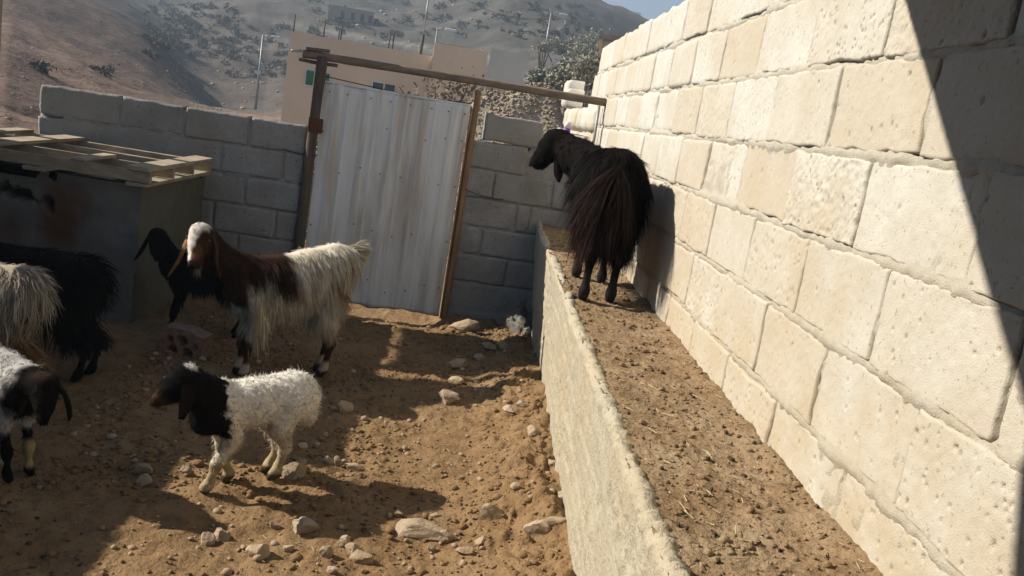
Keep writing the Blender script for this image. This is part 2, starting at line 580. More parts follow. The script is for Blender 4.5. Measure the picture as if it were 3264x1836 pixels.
ZL = EYE - .2819
back_left = thing('block_wall', 'grey concrete block wall in shade left of the metal gate', 'wall')
back_rows(back_left, ZL, [[-1.972, -1.548, -1.106], joints(-1.276, .42), joints(-1.096, .43), joints(-1.293, .43), joints(-1.106, .43), joints(-1.29, .43), []],
          -2.50, -.705, skip=lambda r, u: r == 0 and u < -2.36)


def mortar_sheet(parent, u0, u1, z0, z1, off, m):
    us = np.arange(u0, u1, .012)
    zs = np.arange(z0, z1, .012)
    U, Z = np.meshgrid(us, zs, indexing='ij')
    w = off + .003 * fbm(U * 40, Z * 40, 0, 2, 71) + .004 * fbm(U * 6, Z * 6, 0, 2, 73)
    P = NB[None, None] * (YB - w[..., None]) + RX[None, None] * U[..., None]
    P[..., 2] = Z
    mesh('mortar', P.reshape(-1, 3), gridF(len(us), len(zs)), m, parent)


mortar_sheet(back_left, -2.47, -.72, .0, ZL - .22, -.005, M['grey_mortar'])
mortar_sheet(back_left, -2.34, -.72, ZL - .23, ZL - .018, -.007, M['grey_mortar'])
# broken end of the top course at the far left
V, F = block_geom(.14, .15, .14, .012, 991, pits=4, round_=.03, bulge=.02)
o = mesh('broken_block', V[:, :1] * RX + V[:, 1:2] * np.array([0, 0, 1.]) + V[:, 2:] * -NB, F, M['grey'], back_left)
o.location = bw(-2.44, ZL - .19, -.03)

ZR = EYE - .188
back_right = thing('block_wall', 'grey concrete block wall in shade between gate and concrete ledge', 'wall')
back_rows(back_right, ZR, [[.868], [.656, 1.09], [.852, .955], [.624, 1.06], [.851, 1.25], [.624, 1.04], []], .435, 1.345)
mortar_sheet(back_right, .45, 1.335, .0, ZR - .018, -.006, M['grey_mortar'])
# loose block on top, a broken one beside it
top_block = link('concrete_block', None, None, 'single grey concrete block laid on the wall right of the gate', 'block')
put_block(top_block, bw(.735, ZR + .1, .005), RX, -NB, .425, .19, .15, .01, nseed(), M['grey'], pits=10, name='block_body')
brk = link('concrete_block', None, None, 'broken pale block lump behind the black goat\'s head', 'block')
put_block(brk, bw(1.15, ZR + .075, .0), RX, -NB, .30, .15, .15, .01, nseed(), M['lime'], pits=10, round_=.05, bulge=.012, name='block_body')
# bottle cap / little bottle standing on it
bt = link('plastic_bottle', None, None, 'small white and purple plastic bottle standing on the wall top', 'bottle')
pb = bw(1.135, ZR + .148, -.08)
MB().tube([pb, pb + [0, 0, .035]], .026, 14).build('bottle_base', M['purple'], bt, True)
MB().tube([pb + [0, 0, .036], pb + [0, 0, .075], pb + [0, 0, .082]], [.028, .024, .018], 14).build('bottle_cap', M['whiteplastic'], bt, True)

# the wall going on beyond the back wall: stub with broken courses
stub = thing('block_wall', 'low sunlit stub of pale blocks beyond the gate beam', 'wall')
for c in range(3):
    y = 6.75 + c * .2
    zt = EYE + .20 - .21 * c
    while y < 10.2 - (.9 if c == 0 else 0):
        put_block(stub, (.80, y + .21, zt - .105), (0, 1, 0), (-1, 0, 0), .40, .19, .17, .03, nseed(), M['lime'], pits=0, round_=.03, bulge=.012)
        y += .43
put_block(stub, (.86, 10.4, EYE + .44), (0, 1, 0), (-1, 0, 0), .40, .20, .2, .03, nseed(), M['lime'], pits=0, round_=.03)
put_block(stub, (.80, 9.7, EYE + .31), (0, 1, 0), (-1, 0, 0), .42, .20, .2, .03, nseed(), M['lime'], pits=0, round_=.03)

# ------------------------------------------------------------------ concrete ledge on the right
ledge = thing('concrete_ledge', 'raised pale concrete ledge running along the foot of the limestone wall', 'ledge')


def build_ledge():
    ys = np.concatenate([np.geomspace(.9, 3.2, 330), np.linspace(3.21, 6.36, 210)])
    prof = [(.530, -.05), (.528, .06)] + [(.528 - .080 * (k / 60), .06 + .738 * k / 60) for k in range(1, 61)] + \
           [(.4475, .806), (.449, .814), (.452, .820), (.457, .825), (.463, .828), (.470, .829), (.478, .828), (.487, .822), (.495, .80)]
    prof = np.array(prof)
    n = len(prof)
    d = np.gradient(prof, axis=0)
    nrm = np.stack([-d[:, 1], d[:, 0]], -1)
    nrm /= np.linalg.norm(nrm, axis=1)[:, None]
    Y, K = np.meshgrid(ys, np.arange(n), indexing='ij')
    Px, Pz = prof[K, 0], prof[K, 1]
    rim = np.exp(-((Pz - .828) / .022) ** 2) * (Px < .49)
    grain = sstep(-.1, .5, fbm(Y * 1.7, Pz * 3.0, 0, 3, 81))
    w = .004 * fbm(Y * 2.5, Pz * 5, 0, 3, 83) + (.0016 + .0042 * grain) * fbm(Y * 55, Pz * 55, 0, 3, 85)
    w = w - .004 * sstep(.35, .5, fbm(Y * 1.2, Pz * 38 + .6 * np.sin(Y * 3), 0, 2, 87))
    w = w + rim * (.005 * fbm(Y * 14, Pz * 20 + Px * 30, 0, 2, 89) + .010 * np.clip(fbm(Y * 75, Px * 75, Pz * 75, 2, 91), -.3, 1) + .003)
    X = Px + nrm[K, 0] * w + .006 * fbm(Y * .9, 0, 0, 2, 93) + .012 * (Y - 3.5)
    Z = Pz + nrm[K, 1] * w
    mesh('ledge_face', np.stack([X, Y, Z], -1).reshape(-1, 3), gridF(len(ys), n, True), M['concrete'], ledge)


build_ledge()


def ledge_top_h(x, y):
    return LEDGE_Z - .005 + .007 * fbm(x * 5, y * 5, 0, 3, 101) + .016 * sstep(.74, .84, x) * (1 + .6 * fbm(x * 9, y * 9, 0, 2, 103)) \
        + .004 * np.abs(fbm(x * 30, y * 30, 0, 3, 105)) + .006 * np.clip(fbm(x * 48, y * 48, 0, 2, 107) - .25, 0, 1)


def build_ledge_top():
    ys = np.concatenate([np.geomspace(.9, 3.0, 380), np.linspace(3.01, 6.37, 300)])
    xs = np.linspace(.457, .858, 80)
    Y, X = np.meshgrid(ys, xs, indexing='ij')
    X = X + .012 * (Y - 3.5) * (.858 - X) / .401
    mesh('soil_layer', np.stack([X, Y, ledge_top_h(X, Y)], -1).reshape(-1, 3), gridF(len(ys), len(xs), True), M['ledge_dirt'], kind='stuff',
         label='dry brown soil covering the top of the concrete ledge', cat='soil')


build_ledge_top()

# ------------------------------------------------------------------ gate, posts and beam
gate = thing('metal_gate', 'dented bluish white ribbed sheet metal gate with rust streaks', 'gate', tuple(bw(-.11, 0)))
GATE_INV = Matrix.Translation(-Vector(bw(-.11, 0)))


def adopt(o, parent):
    """keep the world place of a part built in world coordinates"""
    o.parent = parent
    o.matrix_parent_inverse = Matrix.Translation(-Vector(parent.location))
    return o


def build_gate():
    u = np.arange(-.628, .4005, .005)
    z = np.linspace(.028, 1.575, 60)
    U, Z = np.meshgrid(u, z, indexing='ij')
    t = (U + .628)
    rib = np.zeros_like(t)
    for c in (.10, .305, .51, .715, .92):
        rib += .0055 * sstep(.036, .012, np.abs(t - c))
        rib += .003 * sstep(.012, .004, np.abs(t - c - .07))
    w = rib + .009 * fbm(U * 3, Z * 1.6, 0, 3, 121) + .003 * fbm(U * 12, Z * 5, 0, 2, 123) + .02
    zz = Z + .006 * np.sin(U * 9) * (Z > 1.5)
    zz = zz + np.where(Z < .05, .012 * fbm(U * 8, 0, 0, 2, 127), 0)
    P = NB[None, None] * (YB - w[..., None]) + RX[None, None] * U[..., None]
    P[..., 2] = zz
    o = mesh('sheet', P.reshape(-1, 3), gridF(len(u), len(z)), M['sheet'])
    sm = o.modifiers.new('thickness', 'SOLIDIFY'); sm.thickness = .0016; sm.offset = 0
    adopt(o, gate)
    # folded top edge and the bright right stile
    adopt(bevel(MB().box(bw(-.114, 1.584, .012), (1.03, .028, .016), np.stack([RX, NB, [0, 0, 1]], 1)).build('top_rail', M['sheet'])), gate)
    adopt(MB().box(bw(.409, .79, .012), (.012, .03, 1.56), np.stack([RX, NB, [0, 0, 1]], 1)).build('side_stile', M['timber']), gate)
    # screw heads
    base = None
    for zr in (1.52, 1.29, .98, .62, .2):
        for c in (.03, .17, .32, .46, .61, .75, .885, 1.0):
            if random.random() < .25 and zr < 1.5:
                continue
            p = bw(-.628 + c + random.uniform(-.01, .01), zr + random.uniform(-.05, .05) * (zr < 1.5), .032)
            if base is None:
                base = MB().tube([(0, 0, 0), -NB * .006], .0055, 8).build('screw_head', M['dark_steel'])
                q = base
            else:
                q = link('screw_head', base.data)
            q.location = p
            adopt(q, gate)
    # rusty hinge strap over the left post
    adopt(bevel(MB().box(bw(-.655, 1.275, .055), (.10, .012, .10), np.stack([RX, NB, [0, 0, 1]], 1)).build('hinge_plate', M['rust']), .002), gate)


build_gate()


def wood_bar(name, pts, rx, ry, m, n=12, seed=1, **kw):
    """irregular timber between points; rounded square section"""
    pts = np.asarray(pts, float)
    K = 26
    t = np.linspace(0, 1, K)
    seg = np.linspace(0, 1, len(pts))
    P = np.stack([np.interp(t, seg, pts[:, k]) for k in range(3)], -1)
    d = P[-1] - P[0]; d /= np.linalg.norm(d)
    a = NB if abs(np.dot(d, NB)) < .8 else RX
    v = np.cross(d, a); v /= np.linalg.norm(v)
    a = np.cross(v, d)
    V = []
    for k in range(K):
        for j in range(n):
            th = 2 * math.pi * j / n
            c, s_ = math.cos(th), math.sin(th)
            q = (abs(c) ** 5 + abs(s_) ** 5) ** (-.2)
            nz = 1 + .10 * float(fbm(np.array(k * .35 + seed), np.array(j * .9), 0, 2, seed)) + .05 * float(vnoise(np.array(j * 1.7), np.array(seed * 3.), 0, seed))
            V.append(P[k] + a * (c * q * ry * nz) + v * (s_ * q * rx * nz))
    F = [(k * n + j, k * n + (j + 1) % n, (k + 1) * n + (j + 1) % n, (k + 1) * n + j) for k in range(K - 1) for j in range(n)]
    F.append(tuple(range(n))[::-1]); F.append(tuple((K - 1) * n + j for j in range(n)))
    return mesh(name, V, F, m, None, True, **kw)


wood_bar('gate_post', [bw(-.672, -.1, .01), bw(-.674, .9, .012), bw(-.668, 1.745, .01)], .034, .036, M['postwood'], seed=3,
         label='dark weathered wooden post at the gate\'s left side', cat='post')
wood_bar('gate_post', [bw(.438, -.1, .0), bw(.440, 1.70, .0)], .022, .03, M['timber'], seed=5,
         label='slim brown timber post at the gate\'s right side', cat='post')
beam = thing('wooden_beam', 'long weathered beam laid across the gate posts to the limestone wall', 'beam', tuple(bw(0, 1.75)))
adopt(wood_bar('beam_log', [bw(-.80, 1.745, .0), bw(-.3, 1.752, .0), bw(.4, 1.762, .0), bw(1.36, 1.765, .02)], .027, .032, M['weathered'], seed=8), beam)
adopt(wood_bar('splinter', [bw(-.825, 1.704, -.02), bw(-.70, 1.70, -.03), bw(-.56, 1.705, -.03)], .012, .02, M['weathered'], seed=12), beam)
adopt(wood_bar('splinter', [bw(-.78, 1.782, .02), bw(-.62, 1.79, .02)], .012, .014, M['weathered'], seed=13), beam)
# thin lower rail seen through the gap above the gate
rail = thing('wire_strand', 'rusty wire hanging in loops under the beam', 'wire')
MB().tube([bw(-.66, 1.62, -.02), bw(-.3, 1.60, -.03), bw(.05, 1.585, -.03), bw(.40, 1.60, -.02)], .004, 6).build('strand', M['wire'], rail, True)
MB().tube([bw(.02, 1.60, -.03), bw(.03, 1.52, -.03), bw(.02, 1.45, -.02)], .0045, 6).build('strand', M['wire'], rail, True)
wr = thing('wire_strand', 'thin wire strung from the right gate post into the grey wall', 'wire')
MB().tube([bw(.45, .99, .03), bw(.55, .965, .022), bw(.66, .955, .014), bw(.74, .957, .006)], .0035, 6).build('strand', M['wire'], wr, True)
wr2 = thing('wire_strand', 'wire tied round the dark left gate post', 'wire')
MB().tube([bw(-.86, 1.075, .014), bw(-.74, 1.06, .03), bw(-.635, 1.065, .055), bw(-.62, 1.07, .04)], .0032, 6).build('strand', M['wire'], wr2, True)

# pipe in the corner of back wall and limestone wall
cp = thing('corner_pipe', 'thin grey pipe standing in the corner beside the limestone wall', 'pipe')
MB().tube([(.812, 6.52, 1.28), (.815, 6.5, 1.5), (.808, 6.5, 1.74)], .011, 8).build('pipe', M['steel'], cp, True)

# cement fillet lump at the corner of ledge and back wall + corner stones

def lump(name, c, size, seed, m, parent=None, cuts=7, sub=3, rough=.10, **kw):
    """angular stone: an icosphere cut by planes and roughened; base sits at c"""
    me = bpy.data.meshes.new(name)
    import bmesh
    bm = bmesh.new()
    bmesh.ops.create_icosphere(bm, subdivisions=sub, radius=1.0)
    P = np.array([v.co[:] for v in bm.verts])
    rng = np.random.default_rng(seed)
    for _ in range(cuts):
        n = rng.normal(size=3); n /= np.linalg.norm(n)
        d = rng.uniform(.42, .8)
        ex = np.maximum(P @ n - d, 0)
        P = P - ex[:, None] * n * .96
    P = P * (1 + rough * fbm(P[:, 0] * 2.3 + seed, P[:, 1] * 2.3, P[:, 2] * 2.3, 4, 131)[:, None])
    P = P / np.abs(P).max(0) * (np.array(size) / 2)
    for v, p in zip(bm.verts, P):
        v.co = p
    bm.to_mesh(me)
    bm.free()
    me.materials.append(m)
    o = link(name, me, parent, **kw)
    for pl in me.polygons:
        pl.use_smooth = False
    o.location = c
    return o


lump('cement_fillet', (.46, 6.14, .02), (.34, .50, .46), 5, M['tank'], cuts=3, sub=4, rough=.2,
     label='rough grey cement heaped in the corner where ledge meets wall', cat='cement')

# ------------------------------------------------------------------ tank with pallet, far left corner
TX, TY = -1.89, 5.02
tank = thing('concrete_tank', 'low stained plaster tank in the dark left corner under the pallet', 'tank')


def tank_face(name, p0, du, L, dn, hole=False):
    us = np.linspace(0, L, int(L / .012))
    zs = np.linspace(-.05, .825, 74)
    U, Z = np.meshgrid(us, zs, indexing='ij')
    w = .008 * fbm(U * 3, Z * 3, 0, 3, 141) + .003 * fbm(U * 20, Z * 20, 0, 3, 143)
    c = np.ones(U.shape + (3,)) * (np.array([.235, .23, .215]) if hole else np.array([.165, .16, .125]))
    if hole:
        hx, hz = U - .66, Z - .66 - .12 * (U - .66)
        hn = .03 * fbm(U * 18, Z * 18, 0, 3, 145)
        inside = (np.abs(hx) < .16 + hn) & (np.abs(hz) < .030 + hn * 1.1)
        w = w - .10 * inside
        st = np.exp(-((U - .45 + .04 * fbm(U * 7, Z * 7, 0, 3, 147)) / .13) ** 4 - ((Z - .58) / .2) ** 4) + .7 * np.exp(-((U - .72) / .08) ** 2 - ((Z - .46) / .10) ** 2)
        st = np.clip(st, 0, 1)[..., None]
        c = c * (1 - st) + np.array([.16, .085, .05]) * st
        c[inside] = (.05, .045, .04)
    P = np.array(p0)[None, None] + np.array(du)[None, None] * U[..., None] + np.array(dn)[None, None] * w[..., None]
    P[..., 2] += Z
    flip = np.dot(np.cross(du, [0, 0, 1]), dn) < 0
    mesh(name, P.reshape(-1, 3), gridF(len(us), len(zs), flip), M['tankc'], tank, col=c.reshape(-1, 3))


M['tankc'] = mat('tank_render', (.95, .95, .95), (.62, .61, .58), 5, attr=True, bump=.4, bscale=70)
tank_face('front_face', (TX, TY, 0), (-1, .03, 0), 1.5, (0, -1, 0), True)
tank_face('side_face', (TX, TY, 0), (0, 1, 0), 1.18, (1, 0, 0))
MB().box((TX - .75, TY + .60, .80), (1.49, 1.17, .05)).build('tank_top', M['tankc'], tank)

PZ = .95   # top of the pallet
pal = thing('wooden_pallet', 'weathered wooden pallet with missing boards lying on the tank', 'pallet', (-2.4, 5.4, .83))
PRZ = -.045


def pal_box(name, x0, x1, y0, y1, z0, z1):
    b = MB().box(((x0 + x1) / 2, (y0 + y1) / 2, (z0 + z1) / 2), (x1 - x0, y1 - y0, z1 - z0), jit=.004).build(name, M['pallet'])
    bevel(b, .003, 1)
    o = adopt(b, pal)
    return o


for yy in (4.90, 5.26, 5.62, 5.98):
    pal_box('stringer', -3.12, -1.80, yy, yy + .026, .862, .928)
for (xa, xb, ya, yb) in ((-2.80, -2.66, 4.89, 6.02), (-2.235, -2.155, 4.89, 5.30), (-1.925, -1.80, 4.88, 6.02), (-3.12, -3.0, 4.89, 6.02)):
    pal_box('deck_board', xa, xb, ya, yb, .929, .949)
for (xa, xb) in ((-1.93, -1.81), (-2.5, -2.38), (-3.1, -2.98)):
    pal_box('bottom_board', xa, xb, 4.89, 6.02, .838, .860)
pal.rotation_euler = (0, 0, 0)

# hollow clay block on the ground
hb = thing('hollow_brick', 'broken hollow clay brick with round holes on the dark ground', 'brick', (-1.43, 4.52, 0))


def hollow_brick():
    us = np.linspace(-.115, .115, 70)
    vs = np.linspace(0, .165, 52)
    U, Z = np.meshgrid(us, vs, indexing='ij')
    d = np.zeros_like(U)
    for (cu, cv, r) in ((-.065, .105, .020), (.0, .105, .033), (-.05, .042, .030), (.035, .042, .033), (.08, .1, .018)):
        d = np.where((U - cu) ** 2 + ((Z - cv) * 1.1) ** 2 < r * r, -.12, d)
    w = d + .003 * fbm(U * 30, Z * 30, 0, 3, 151)
    top = .165 - .03 * sstep(.02, .115, U) - .008 * fbm(U * 20, 0, 0, 2, 153)
    Zs = Z * top / .165
    V = np.stack([U, -w, Zs], -1).reshape(-1, 3)
    mesh('holed_face', V, gridF(len(us), len(vs)), M['clay'], hb)
    m = MB()
    m.box((0, .135, .067), (.228, .02, .135))
    m.box((-.112, .07, .078), (.008, .13, .155)); m.box((.112, .07, .064), (.008, .13, .128)); m.box((0, .07, .006), (.225, .13, .012))
    m.build('side_shell', M['clay'], hb)
    Vt = [(-.115, .004, .163), (.02, .004, .163), (.115, .004, .134), (.115, .14, .13), (.02, .14, .158), (-.115, .14, .158)]
    mesh('top_shell', Vt, [(0, 1, 4, 5), (1, 2, 3, 4)], M['clay'], hb, False)


hollow_brick()
hb.rotation_euler = (0, 0, -.12)

# ------------------------------------------------------------------ unseen casters placed to shade the pen: left wall, side wall, shelter roofs
lw = thing('block_wall', 'unseen grey block wall on the left, placed to shade the pen', 'wall')
k = 0
for zc in range(8):
    y = 1.0 + (.2 if zc % 2 else 0)
    while y < 5.0:
        hi = 1.29 if y < 3.45 else 1.66  # unseen wall's stepped top sets where the floor's shade edge falls
        z0 = zc * .21
        h = min(.20, hi - z0)
        if h > .04:
            b = MB().box((-2.95, y + .2, z0 + h / 2), (.2, .395, h)).build('block', M['grey'], lw)
        y += .40

sw = thing('block_wall', 'grey block side wall of the viewer\'s shelter, outside the picture', 'wall')
for zc in range(12):  # unseen wall added to block sky light from the near left
    for k in range(8):
        MB().box((-1.85, -2.0 + k * .40 + (.2 if zc % 2 else 0), zc * .212 + .1), (.2, .395, .205)).build('block', M['grey'], sw)
roof = thing('unseen_roof', 'unseen sheet roof of the shelter over the viewer on timber posts, shaped for its shadow', 'shelter')
RZ2 = EYE + 1.1
poly = [(.80, 2.63), (-.24, 2.0), (-1.25, 1.38), (-1.6, 1.34), (-4.6, 1.15), (-4.6, -2.3), (.80, -2.3)]  # unseen roof's outline shaped for its shadow edge on the right wall
V = [(x, y, RZ2) for x, y in poly] + [(x, y, RZ2 + .03) for x, y in poly]
n = len(poly)
mesh('roof_sheet', V, [tuple(range(n)), tuple(range(2 * n - 1, n - 1, -1))] + [(i, i + n, (i + 1) % n + n, (i + 1) % n) for i in range(n)], M['sheet'], roof, False)
MB().box((-2.6, .9, RZ2 / 2), (.09, .09, RZ2 - .01)).build('post', M['timber'], roof)
MB().box((-1.9, -1.6, RZ2 / 2), (.09, .09, RZ2 - .01)).build('post', M['timber'], roof)
roof2 = thing('unseen_roof', 'unseen narrow lean-to roof placed to cast shade, on pale timber posts beyond the left edge', 'shelter')
MB().box((-3.12, 5.76, RZ2), (2.3, .94, .03)).build('roof_sheet', M['sheet'], roof2)  # unseen sheet placed so its shadow covers the far floor and ledge
MB().box((-2.58, 6.365, RZ2), (1.22, .27, .028)).build('roof_sheet', M['sheet'], roof2)  # extra sheet added to keep the ledge corner in shade
pp = ray(-21, 30, 5.86)
MB().box((pp[0], pp[1], RZ2 / 2 - .01), (.075, .075, RZ2)).build('post', M['pallet'], roof2)
MB().box((-4.0, 5.75, RZ2 / 2 - .01), (.075, .075, RZ2)).build('post', M['pallet'], roof2)

# ------------------------------------------------------------------ animals

def sdf_eval(P, prims, k):
    d = np.full(P.shape[:-1], 9.0)
    for (a, b, ra, rb) in prims:
        a, b = np.asarray(a, float), np.asarray(b, float)
        ab = b - a
        L2 = ab @ ab + 1e-9
        t = np.clip(((P - a) @ ab) / L2, 0, 1)
        q = P - (a + t[..., None] * ab)
        di = np.sqrt((q * q).sum(-1)) - (ra + (rb - ra) * t)
        h = np.clip(.5 + .5 * (d - di) / k, 0, 1)
        d = d * (1 - h) + di * h - k * h * (1 - h)
    return d


def surface_net(prims, h=.009, k=.035, fuzz=None):
    pts = np.array([p for pr in prims for p in (pr[0], pr[1])])
    rmax = max(max(pr[2], pr[3]) for pr in prims)
    lo, hi = pts.min(0) - rmax - .03, pts.max(0) + rmax + .03
    n = np.ceil((hi - lo) / h).astype(int) + 1
    ax = [lo[i] + h * np.arange(n[i]) for i in range(3)]
    G = np.stack(np.meshgrid(*ax, indexing='ij'), -1)
    f = sdf_eval(G, prims, k)
    if fuzz:
        f = f + fuzz(G)
    s = f < 0
    cell = np.zeros(tuple(n - 1), int)
    acc = np.zeros(tuple(n - 1) + (3,))
    cnt = np.zeros(tuple(n - 1))
    offs = [(a, b, c) for a in (0, 1) for b in (0, 1) for c in (0, 1)]

    def sub(A, o):
        return A[o[0]:n[0] - 1 + o[0], o[1]:n[1] - 1 + o[1], o[2]:n[2] - 1 + o[2]]
    for o in offs:
        for axis in range(3):
            if o[axis]:
                continue
            o2 = list(o); o2[axis] = 1
            f0, f1 = sub(f, o), sub(f, o2)
            m = (f0 < 0) != (f1 < 0)
            t = np.where(m, f0 / np.where(m, f0 - f1, 1), 0)
            for ax_ in range(3):
                acc[..., ax_] += np.where(m, o[ax_] + (t if ax_ == axis else 0), 0)
            cnt += m
    mask = cnt > 0
    idx = -np.ones(mask.shape, int)
    idx[mask] = np.arange(mask.sum())
    base = np.argwhere(mask)
    V = lo + h * (base + acc[mask] / cnt[mask][:, None])
    F = []
    for axis in range(3):
        a1, a2 = (axis + 1) % 3, (axis + 2) % 3
        sl0 = [slice(None)] * 3; sl1 = [slice(None)] * 3
        sl0[axis] = slice(0, n[axis] - 1); sl1[axis] = slice(1, n[axis])
        s0, s1 = s[tuple(sl0)], s[tuple(sl1)]
        e = np.argwhere(s0 != s1)
        e = e[(e[:, a1] > 0) & (e[:, a2] > 0) & (e[:, a1] < n[a1] - 1) & (e[:, a2] < n[a2] - 1)]
        st = s0[tuple(e.T)]
        q = []
        for (d1, d2) in ((1, 1), (0, 1), (0, 0), (1, 0)):
            c = e.copy(); c[:, a1] -= d1; c[:, a2] -= d2
            q.append(idx[tuple(c.T)])
        q = np.stack(q, -1)
        q[~st] = q[~st][:, ::-1]
        F.append(q)
    F = np.vstack(F)
    F = F[(F >= 0).all(1)]
    # one smoothing pass
    for _ in range(2):
        acc2 = np.zeros_like(V); c2 = np.zeros(len(V))
        for k2 in range(4):
            a, b = F[:, k2], F[:, (k2 + 1) % 4]
            np.add.at(acc2, a, V[b]); np.add.at(acc2, b, V[a])
            np.add.at(c2, a, 1); np.add.at(c2, b, 1)
        V = .5 * V + .5 * acc2 / np.maximum(c2, 1)[:, None]
    return V, F


def strands(name, V, F, count, lenf, dirf, colf, parent, seed, width=.0035, segs=4, lift=.30, grav=.35, jit=.25, maskf=None, curl=0.0, mat_=None, vary=.30, clump=.022, sway=.35):
    rng = np.random.default_rng(seed)
    A, B, C, Dd = V[F[:, 0]], V[F[:, 1]], V[F[:, 2]], V[F[:, 3]]
    nr = np.cross(C - A, Dd - B)
    ar = np.linalg.norm(nr, axis=1)
    nr = nr / (ar[:, None] + 1e-12)
    ctr = (A + B + C + Dd) / 4
    wgt = ar.copy()
    if maskf is not None:
        wgt *= maskf(ctr)
    pick = rng.choice(len(F), count, p=wgt / wgt.sum())
    u, v = rng.random((2, count, 1))
    p0 = A[pick] * (1 - u) * (1 - v) + B[pick] * u * (1 - v) + C[pick] * u * v + Dd[pick] * (1 - u) * v
    nn = nr[pick]
    p0 = p0 - nn * .002
    d = dirf(p0) + rng.normal(size=(count, 3)) * jit
    # locks: neighbours share a sway
    d = d + sway * np.stack([fbm(p0[:, 0] * 28, p0[:, 1] * 28, p0[:, 2] * 28, 2, seed + kk) for kk in range(3)], -1)
    d = d - (d * nn).sum(1, keepdims=True) * nn * .85
    d /= np.linalg.norm(d, axis=1, keepdims=True) + 1e-9
    ln = lenf(p0) * rng.uniform(.40, 1.35, count)
    g = np.tile([0, 0, -1.0], (count, 1))
    gn = (g * nn).sum(1, keepdims=True)
    g = g - nn * np.minimum(gn, 0) * .97          # hair on the back lies on the skin
    lift = (lift + .35 * sstep(.03, .008, ln))[:, None]
    side = np.cross(d, nn)
    side /= np.linalg.norm(side, axis=1, keepdims=True) + 1e-9
    tw = rng.normal(size=(count, 1)) * .5
    side = side + nn * tw
    side /= np.linalg.norm(side, axis=1, keepdims=True)
    col0 = colf(p0) * rng.uniform(1 - vary, 1 + vary, (count, 1))
    if clump:
        cell = np.floor((p0 + .004 * rng.normal(size=p0.shape)) / clump).astype(np.int64)
        _, inv = np.unique(cell @ np.array([73856093, 19349663, 83492791]), return_inverse=True)
        inv = inv.ravel()
        nc = inv.max() + 1
        tip = p0 + ln[:, None] * (d + nn * lift * .45 + g * grav)
        ct = np.zeros((nc, 3)); cn = np.bincount(inv, minlength=nc).astype(float)
        np.add.at(ct, inv, tip)
        ct /= cn[:, None]
        ct += rng.normal(size=ct.shape) * .012
        pull = (ct[inv] - tip) * rng.uniform(.15, .85, (count, 1))
        col0 = col0 * (1 + .28 * rng.normal(size=nc))[inv][:, None].clip(.45, 1.7)
    Vs, Cs = [], []
    ph = rng.random((count, 1)) * 6.28
    for k2 in range(segs + 1):
        s_ = k2 / segs
        p = p0 + ln[:, None] * (d * s_ + nn * lift * s_ * (1 - .55 * s_) + g * grav * s_ * s_)
        if clump:
            p = p + pull * s_ ** 1.6
        if curl:
            p = p + curl * (side * np.sin(ph + s_ * 7) + nn * np.cos(ph + s_ * 7) * .6) * s_
        wv = width * (1 - s_ ** 1.5 * .88)
        Vs.append(np.stack([p - side * wv / 2, p + side * wv / 2], 1))
        Cs.append(np.repeat((col0 * (1 + .12 * s_))[:, None], 2, 1))
    Vs = np.stack(Vs, 1)          # count, segs+1, 2, 3
    Cs = np.stack(Cs, 1)
    b0 = (np.arange(count) * (segs + 1) * 2)[:, None]
    kk = (np.arange(segs) * 2)[None]
    i = b0 + kk
    Q = np.stack([i, i + 1, i + 3, i + 2], -1).reshape(-1, 4)
    return mesh(name, Vs.reshape(-1, 3), Q, mat_ or M['hair'], parent, True, col=np.clip(Cs.reshape(-1, 3), 0, 1), kind='stuff')


def ear(name, pts, widths, flat, mcol, parent, thick=.006):
    pts = np.asarray(pts, float)
    K = 14
    t = np.linspace(0, 1, K)
    sg = np.linspace(0, 1, len(pts))
    # smooth the path
    P = np.stack([np.interp(t, sg, pts[:, k]) for k in range(3)], -1)
    for _ in range(2):
        P[1:-1] = (P[:-2] + 2 * P[1:-1] + P[2:]) / 4
    W = np.interp(t, np.linspace(0, 1, len(widths)), widths)
    flat = np.array(flat, float)
    V, C = [], []
    n = 12
    for k in range(K):
        d = P[min(k + 1, K - 1)] - P[max(k - 1, 0)]
        d /= np.linalg.norm(d)
        w = flat - (flat @ d) * d
        w /= np.linalg.norm(w)
        nn = np.cross(d, w)
        for j in range(n):
            th = 2 * math.pi * j / n
            cup = .25 * W[k] * (math.cos(th) ** 2)
            V.append(P[k] + w * (W[k] / 2 * math.cos(th)) + nn * (thick * math.sin(th) * (1 - .5 * t[k]) - cup))
            C.append(np.array(mcol) * (1 + .25 * vnoise(np.array(k * .9), np.array(j * .8), 0, 3)))
    F = [(k * n + j, k * n + (j + 1) % n, (k + 1) * n + (j + 1) % n, (k + 1) * n + j) for k in range(K - 1) for j in range(n)]
    F.append(tuple(range(n))[::-1]); F.append(tuple((K - 1) * n + j for j in range(n)))
    return mesh(name, V, F, M['skin'], parent, True, col=np.clip(np.array(C), 0, 1))


def ball(name, c, r, m, parent, seg=10):
    V, F = [], []
    for i in range(seg + 1):
        th = math.pi * i / seg
        for j in range(seg):
            ph = 2 * math.pi * j / seg
            V.append((c[0] + r * math.sin(th) * math.cos(ph), c[1] + r * math.sin(th) * math.sin(ph), c[2] + r * math.cos(th)))
    for i in range(seg):
        for j in range(seg):
            F.append((i * seg + j, (i + 1) * seg + j, (i + 1) * seg + (j + 1) % seg, i * seg + (j + 1) % seg))
    return mesh(name, V, F, m, parent, True)


